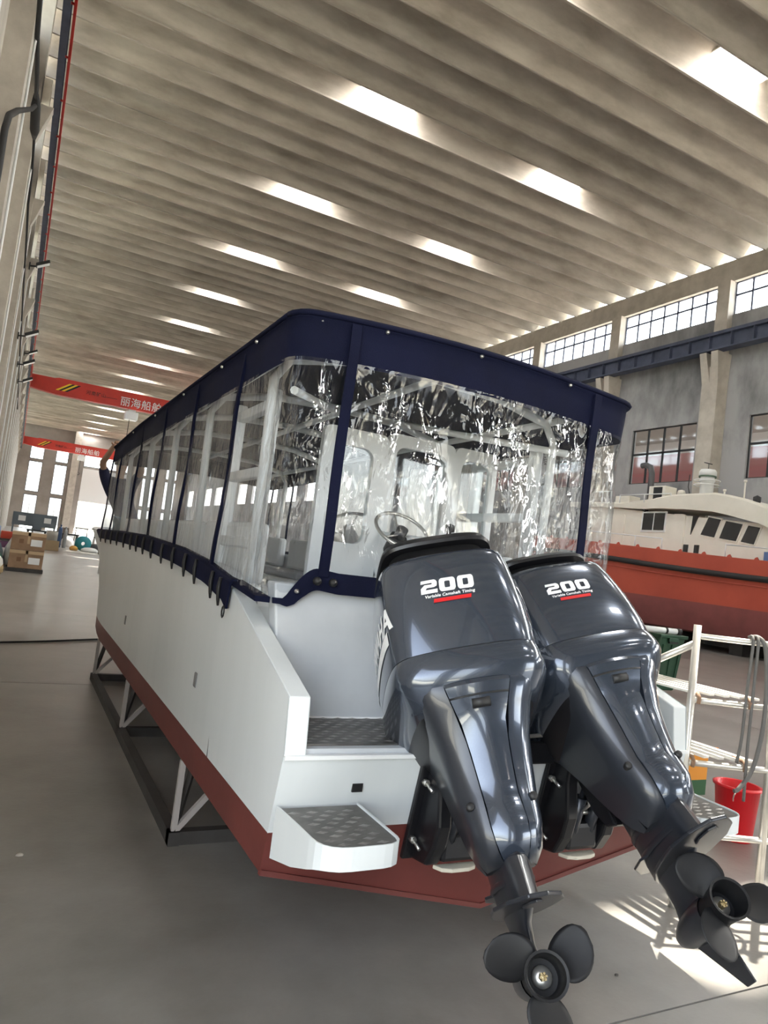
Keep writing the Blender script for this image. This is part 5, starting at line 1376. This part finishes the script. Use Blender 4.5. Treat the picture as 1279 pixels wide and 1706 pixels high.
for i, (x, y, w, h) in enumerate(((4.6, 58, .9, 1.35), (5.8, 57, .8, 1.0), (5.3, 52, .7, .9))):
    fr = thing('steel_trestle', (x, y, 0), ('tall pale steel trestle behind the teal reel', 'wide steel trestle nearest the boat bow at far left', 'small steel trestle just behind the scrap heap')[i], 'trestle')
    for sx in (-1, 1):
        b = MB(); b.bar((x + sx * w / 2, y - .2, 0), (x + sx * w / 2.4, y, h), .06); b.build('leg', MT['cradlepale'], fr)
        b = MB(); b.bar((x + sx * w / 2, y + .2, 0), (x + sx * w / 2.4, y, h), .06); b.build('leg', MT['cradlepale'], fr)
    b = MB(); b.box(x - w / 2, x + w / 2, y - .06, y + .06, h - .08, h); b.build('top_bar', MT['blackmetal'], fr)

for i, (x, y, hh, mm, lb) in enumerate(((2.75, 50.2, 1.45, mat('cylinder_blue', (.05, .10, .22), .45), 'dark blue gas cylinder standing beside the pale grey drum'), (3.05, 50.0, 1.35, mat('cylinder_grey', (.30, .31, .32), .45), 'grey gas cylinder to the right of the dark blue cylinder'))):
    b = MB(); b.lathe([(0, 0), (.11, 0), (.115, .03), (.115, hh * .78), (.09, hh * .86), (.04, hh * .9), (.04, hh * .95), (.06, hh * .96), (.06, hh), (0, hh)], (x, y, 0), 'z', 14); tag(b.build('gas_cylinder', mm), lb, 'gas cylinder', 'gas cylinders in the far work area')
wm_ = thing('welding_machine', (5.0, 45.4, 0), 'dark grey welding machine on small wheels beside the boat bow', 'machine')
b = MB(); b.box(4.72, 5.28, 45.1, 45.7, .12, .72); b.build('case', MT['cabin'], wm_, bevel=.03)
b = MB(); b.tube([(4.78, 45.15, .7), (4.78, 45.15, .9), (5.22, 45.15, .9), (5.22, 45.15, .7)], .02, 6); b.build('handle', MT['blackmetal'], wm_)
for x in (4.72, 5.28):
    b = MB(); b.tube([(x - .03, 45.5, .12), (x + .03, 45.5, .12)], .12, 12); b.build('wheel', MT['rubber'], wm_)
pb = thing('pipe_bundle', (1.6, 47, 0), 'bundle of pale steel pipes lying on the floor behind the cartons', 'pipes')
for k in range(6):
    b = MB(); b.tube([(.2 + .1 * (k % 3), 46.6 + .12 * k, .06 + .1 * (k // 3)), (2.4 + .1 * (k % 3), 46.9 + .12 * k, .06 + .1 * (k // 3))], .045, 8); b.build('pipe', MT['cradlepale'], pb)
wc = thing('wooden_crate', (1.9, 43.5, 0), 'low wooden crate on the floor behind the cartons', 'crate')
for k in range(4):
    b = MB(); b.box(1.5, 2.4, 43.2, 43.23, .02 + .14 * k, .14 + .14 * k); b.build('plank', mat('crate_wood', (.38, .28, .17), .8) if k == 0 else bpy.data.materials['crate_wood'], wc)
b = MB(); b.box(1.5, 2.4, 43.24, 43.9, .0, .54); b.build('crate_box', bpy.data.materials['crate_wood'], wc)

# ================================================================== PERSON AT THE BOW
SK = mat('skin', (.42, .25, .16), .6)
def skinned(name, verts, edges, radii, m, parent, root=0, sub=2):
    me = bpy.data.meshes.new(name); me.from_pydata([tuple(v) for v in verts], edges, []); me.materials.append(m)
    o = bpy.data.objects.new(name, me); COL.objects.link(o)
    sk = o.modifiers.new('skin', 'SKIN')
    for i, r in enumerate(radii):
        me.skin_vertices[0].data[i].radius = (r, r) if not isinstance(r, tuple) else r
        me.skin_vertices[0].data[i].use_root = (i == root)
    s = o.modifiers.new('sub', 'SUBSURF'); s.levels = sub; s.render_levels = sub
    if parent is not None: o.parent = parent; o.matrix_parent_inverse = wm(parent).inverted()
    return o
px_, py_ = 1.23, 10.42
J = dict(pel=(px_ + .15, py_, 1.80), wst=(px_ + .06, py_, 1.98), chs=(px_ - .03, py_ - .02, 2.18), nck=(px_ - .03, py_ - .03, 2.37), hed0=(px_ - .03, py_ - .05, 2.45), hed1=(px_ - .03, py_ - .07, 2.56), hed2=(px_ - .03, py_ - .06, 2.64),
         sl=(px_ - .21, py_ - .02, 2.30), el=(px_ - .29, py_ - .20, 2.50), wl=(px_ - .22, py_ - .50, 2.69), hl=(px_ - .20, py_ - .57, 2.73),
         sr=(px_ + .16, py_ - .02, 2.30), er=(px_ + .22, py_ - .22, 2.46), wr=(px_ + .12, py_ - .50, 2.68), hr=(px_ + .10, py_ - .57, 2.72),
         jl=(px_ + .06, py_, 1.74), kl=(px_ + .06, py_ - .03, 1.36), al=(px_ + .06, py_ + .02, 1.03), fl=(px_ + .06, py_ - .13, .995),
         jr=(px_ + .27, py_, 1.74), kr=(px_ + .27, py_ - .02, 1.36), ar=(px_ + .27, py_ + .03, 1.03), fr=(px_ + .27, py_ - .12, .995))
def sub_skel(keys, edges, rad):
    ix = {k: i for i, k in enumerate(keys)}
    return [J[k] for k in keys], [(ix[a], ix[c]) for a, c in edges], [rad[k] for k in keys]
rad = dict(pel=(.15, .11), wst=(.135, .10), chs=(.165, .11), nck=.055, hed0=.07, hed1=.092, hed2=.07, sl=.065, el=.045, wl=.032, hl=.035, sr=.065, er=.045, wr=.032, hr=.035, jl=.085, kl=.06, al=.042, fl=.04, jr=.085, kr=.06, ar=.042, fr=.04)
E_ = [('pel', 'wst'), ('wst', 'chs'), ('chs', 'nck'), ('nck', 'hed0'), ('hed0', 'hed1'), ('hed1', 'hed2'), ('chs', 'sl'), ('sl', 'el'), ('el', 'wl'), ('wl', 'hl'), ('chs', 'sr'), ('sr', 'er'), ('er', 'wr'), ('wr', 'hr'), ('pel', 'jl'), ('jl', 'kl'), ('kl', 'al'), ('al', 'fl'), ('pel', 'jr'), ('jr', 'kr'), ('kr', 'ar'), ('ar', 'fr')]
keys = list(J)
thin = {k: (tuple(q * .5 for q in rad[k]) if k in ('pel', 'wst', 'chs') else rad[k] * .8 if k in ('sl', 'sr', 'jl', 'jr', 'kl', 'kr') else rad[k]) for k in rad}     # the body under its clothes
v_, e_, r_ = sub_skel(keys, E_, thin)
per = skinned('person', v_, e_, r_, SK, None)
tag(per, 'person in a navy shirt standing at the boat bow, arms raised to the canopy', 'person')
sh_rad = {k: (tuple(q + .014 for q in rad[k]) if isinstance(rad[k], tuple) else rad[k] + .014) for k in rad}
J['sle'] = tuple(lerp(a, c, .75) for a, c in zip(J['sl'], J['el'])); J['sre'] = tuple(lerp(a, c, .75) for a, c in zip(J['sr'], J['er'])); J['shb'] = (px_ + .15, py_, 1.73); sh_rad['shb'] = (.175, .135); J['col'] = tuple(lerp(a, c, .8) for a, c in zip(J['chs'], J['nck']))
sh_rad['sle'] = .068; sh_rad['sre'] = .068; sh_rad['col'] = .072
v_, e_, r_ = sub_skel(['shb', 'pel', 'wst', 'chs', 'col', 'sl', 'sle', 'sr', 'sre'], [('shb', 'pel'), ('pel', 'wst'), ('wst', 'chs'), ('chs', 'col'), ('chs', 'sl'), ('sl', 'sle'), ('chs', 'sr'), ('sr', 'sre')], sh_rad)
skinned('shirt', v_, e_, r_, mat('shirt_navy', (.018, .022, .06), .85), per)
J['pel2'] = (px_ + .15, py_, 1.82); sh_rad['pel2'] = (.16, .12)
for k in ('kl', 'kr', 'al', 'ar'): sh_rad[k] = rad[k] + .016
v_, e_, r_ = sub_skel(['pel2', 'jl', 'kl', 'al', 'jr', 'kr', 'ar'], [('pel2', 'jl'), ('jl', 'kl'), ('kl', 'al'), ('pel2', 'jr'), ('jr', 'kr'), ('kr', 'ar')], sh_rad)
skinned('trousers', v_, e_, r_, mat('trousers_teal', (.03, .10, .14), .85), per)
hx, hy, hz = J['hed1']
b = MB(); rg = []
for k in range(7):
    t = k / 6; ph = lerp(-.15, PI / 2, t); rr = .104 * math.cos(ph)
    rg.append([(hx + rr * math.cos(a), hy + .012 + rr * 1.08 * math.sin(a) * (1 if math.sin(a) > 0 else .82), hz + .03 + .10 * math.sin(ph)) for a in [2 * PI * i / 16 for i in range(16)]])
b.loft(rg, False); b.build('hair', mat('hair_black', (.015, .014, .014), .6), per)
b = MB(); b.hexa([(hx - .012, hy - .09, hz - .025), (hx + .012, hy - .09, hz - .025), (hx + .014, hy - .118, hz - .028), (hx - .014, hy - .118, hz - .028)], [(hx - .007, hy - .085, hz + .02), (hx + .007, hy - .085, hz + .02), (hx + .006, hy - .096, hz + .02), (hx - .006, hy - .096, hz + .02)]); b.build('nose', SK, per, bevel=.004)
for s in (-1, 1):
    b = MB(); b.lathe([(0, -.008), (.011, -.004), (.012, .0)], (hx + s * .034, hy - .088, hz + .015), 'y', 10); b.build('eye', MT['white'], per)
    b = MB(); b.lathe([(0, -.012), (.006, -.009), (.006, .0)], (hx + s * .034, hy - .088, hz + .015), 'y', 8); b.build('pupil', MT['black'], per)
    b = MB(); b.lathe([(0, -.01), (.02, -.008), (.028, .0), (.02, .01)], (hx + s * .092, hy, hz), 'x', 10); b.build('ear', SK, per)
b = MB(); b.tube([(hx - .024, hy - .086, hz - .052), (hx, hy - .093, hz - .055), (hx + .024, hy - .086, hz - .052)], .006, 6); b.build('mouth', mat('lip', (.3, .12, .1), .6), per)
for w, h, s in (('wl', 'hl', -1), ('wr', 'hr', 1)):
    H = Vector(J[h]); d = (H - Vector(J[w])).normalized(); side = d.cross(Vector((0, 0, 1))).normalized(); nrm = side.cross(d)
    for k in range(4):
        p = H + side * (.027 - .018 * k) + d * .02; L = (.062, .07, .066, .052)[k]
        b = MB(); b.tube([p, p + d * L * .5 + nrm * .01, p + d * L * .8 - nrm * .012, p + d * L * .8 - nrm * .03], [.0095, .009, .008, .006], 8); b.build('finger', SK, per)
    p = H - d * .01 - side * s * .03; b = MB(); b.tube([p, p - side * s * .025 + d * .02, p - side * s * .03 + d * .045], [.011, .010, .007], 8); b.build('thumb', SK, per)
for k in ('fl', 'fr'):
    x, y, z = J[k]; b = MB(); b.hexa([(x - .045, y - .07, .962), (x + .045, y - .07, .962), (x + .04, y + .19, .962), (x - .04, y + .19, .962)], [(x - .04, y - .05, 1.02), (x + .04, y - .05, 1.02), (x + .04, y + .18, 1.07), (x - .04, y + .18, 1.07)]); b.build('shoe', MT['blackmetal'], per, bevel=.02)
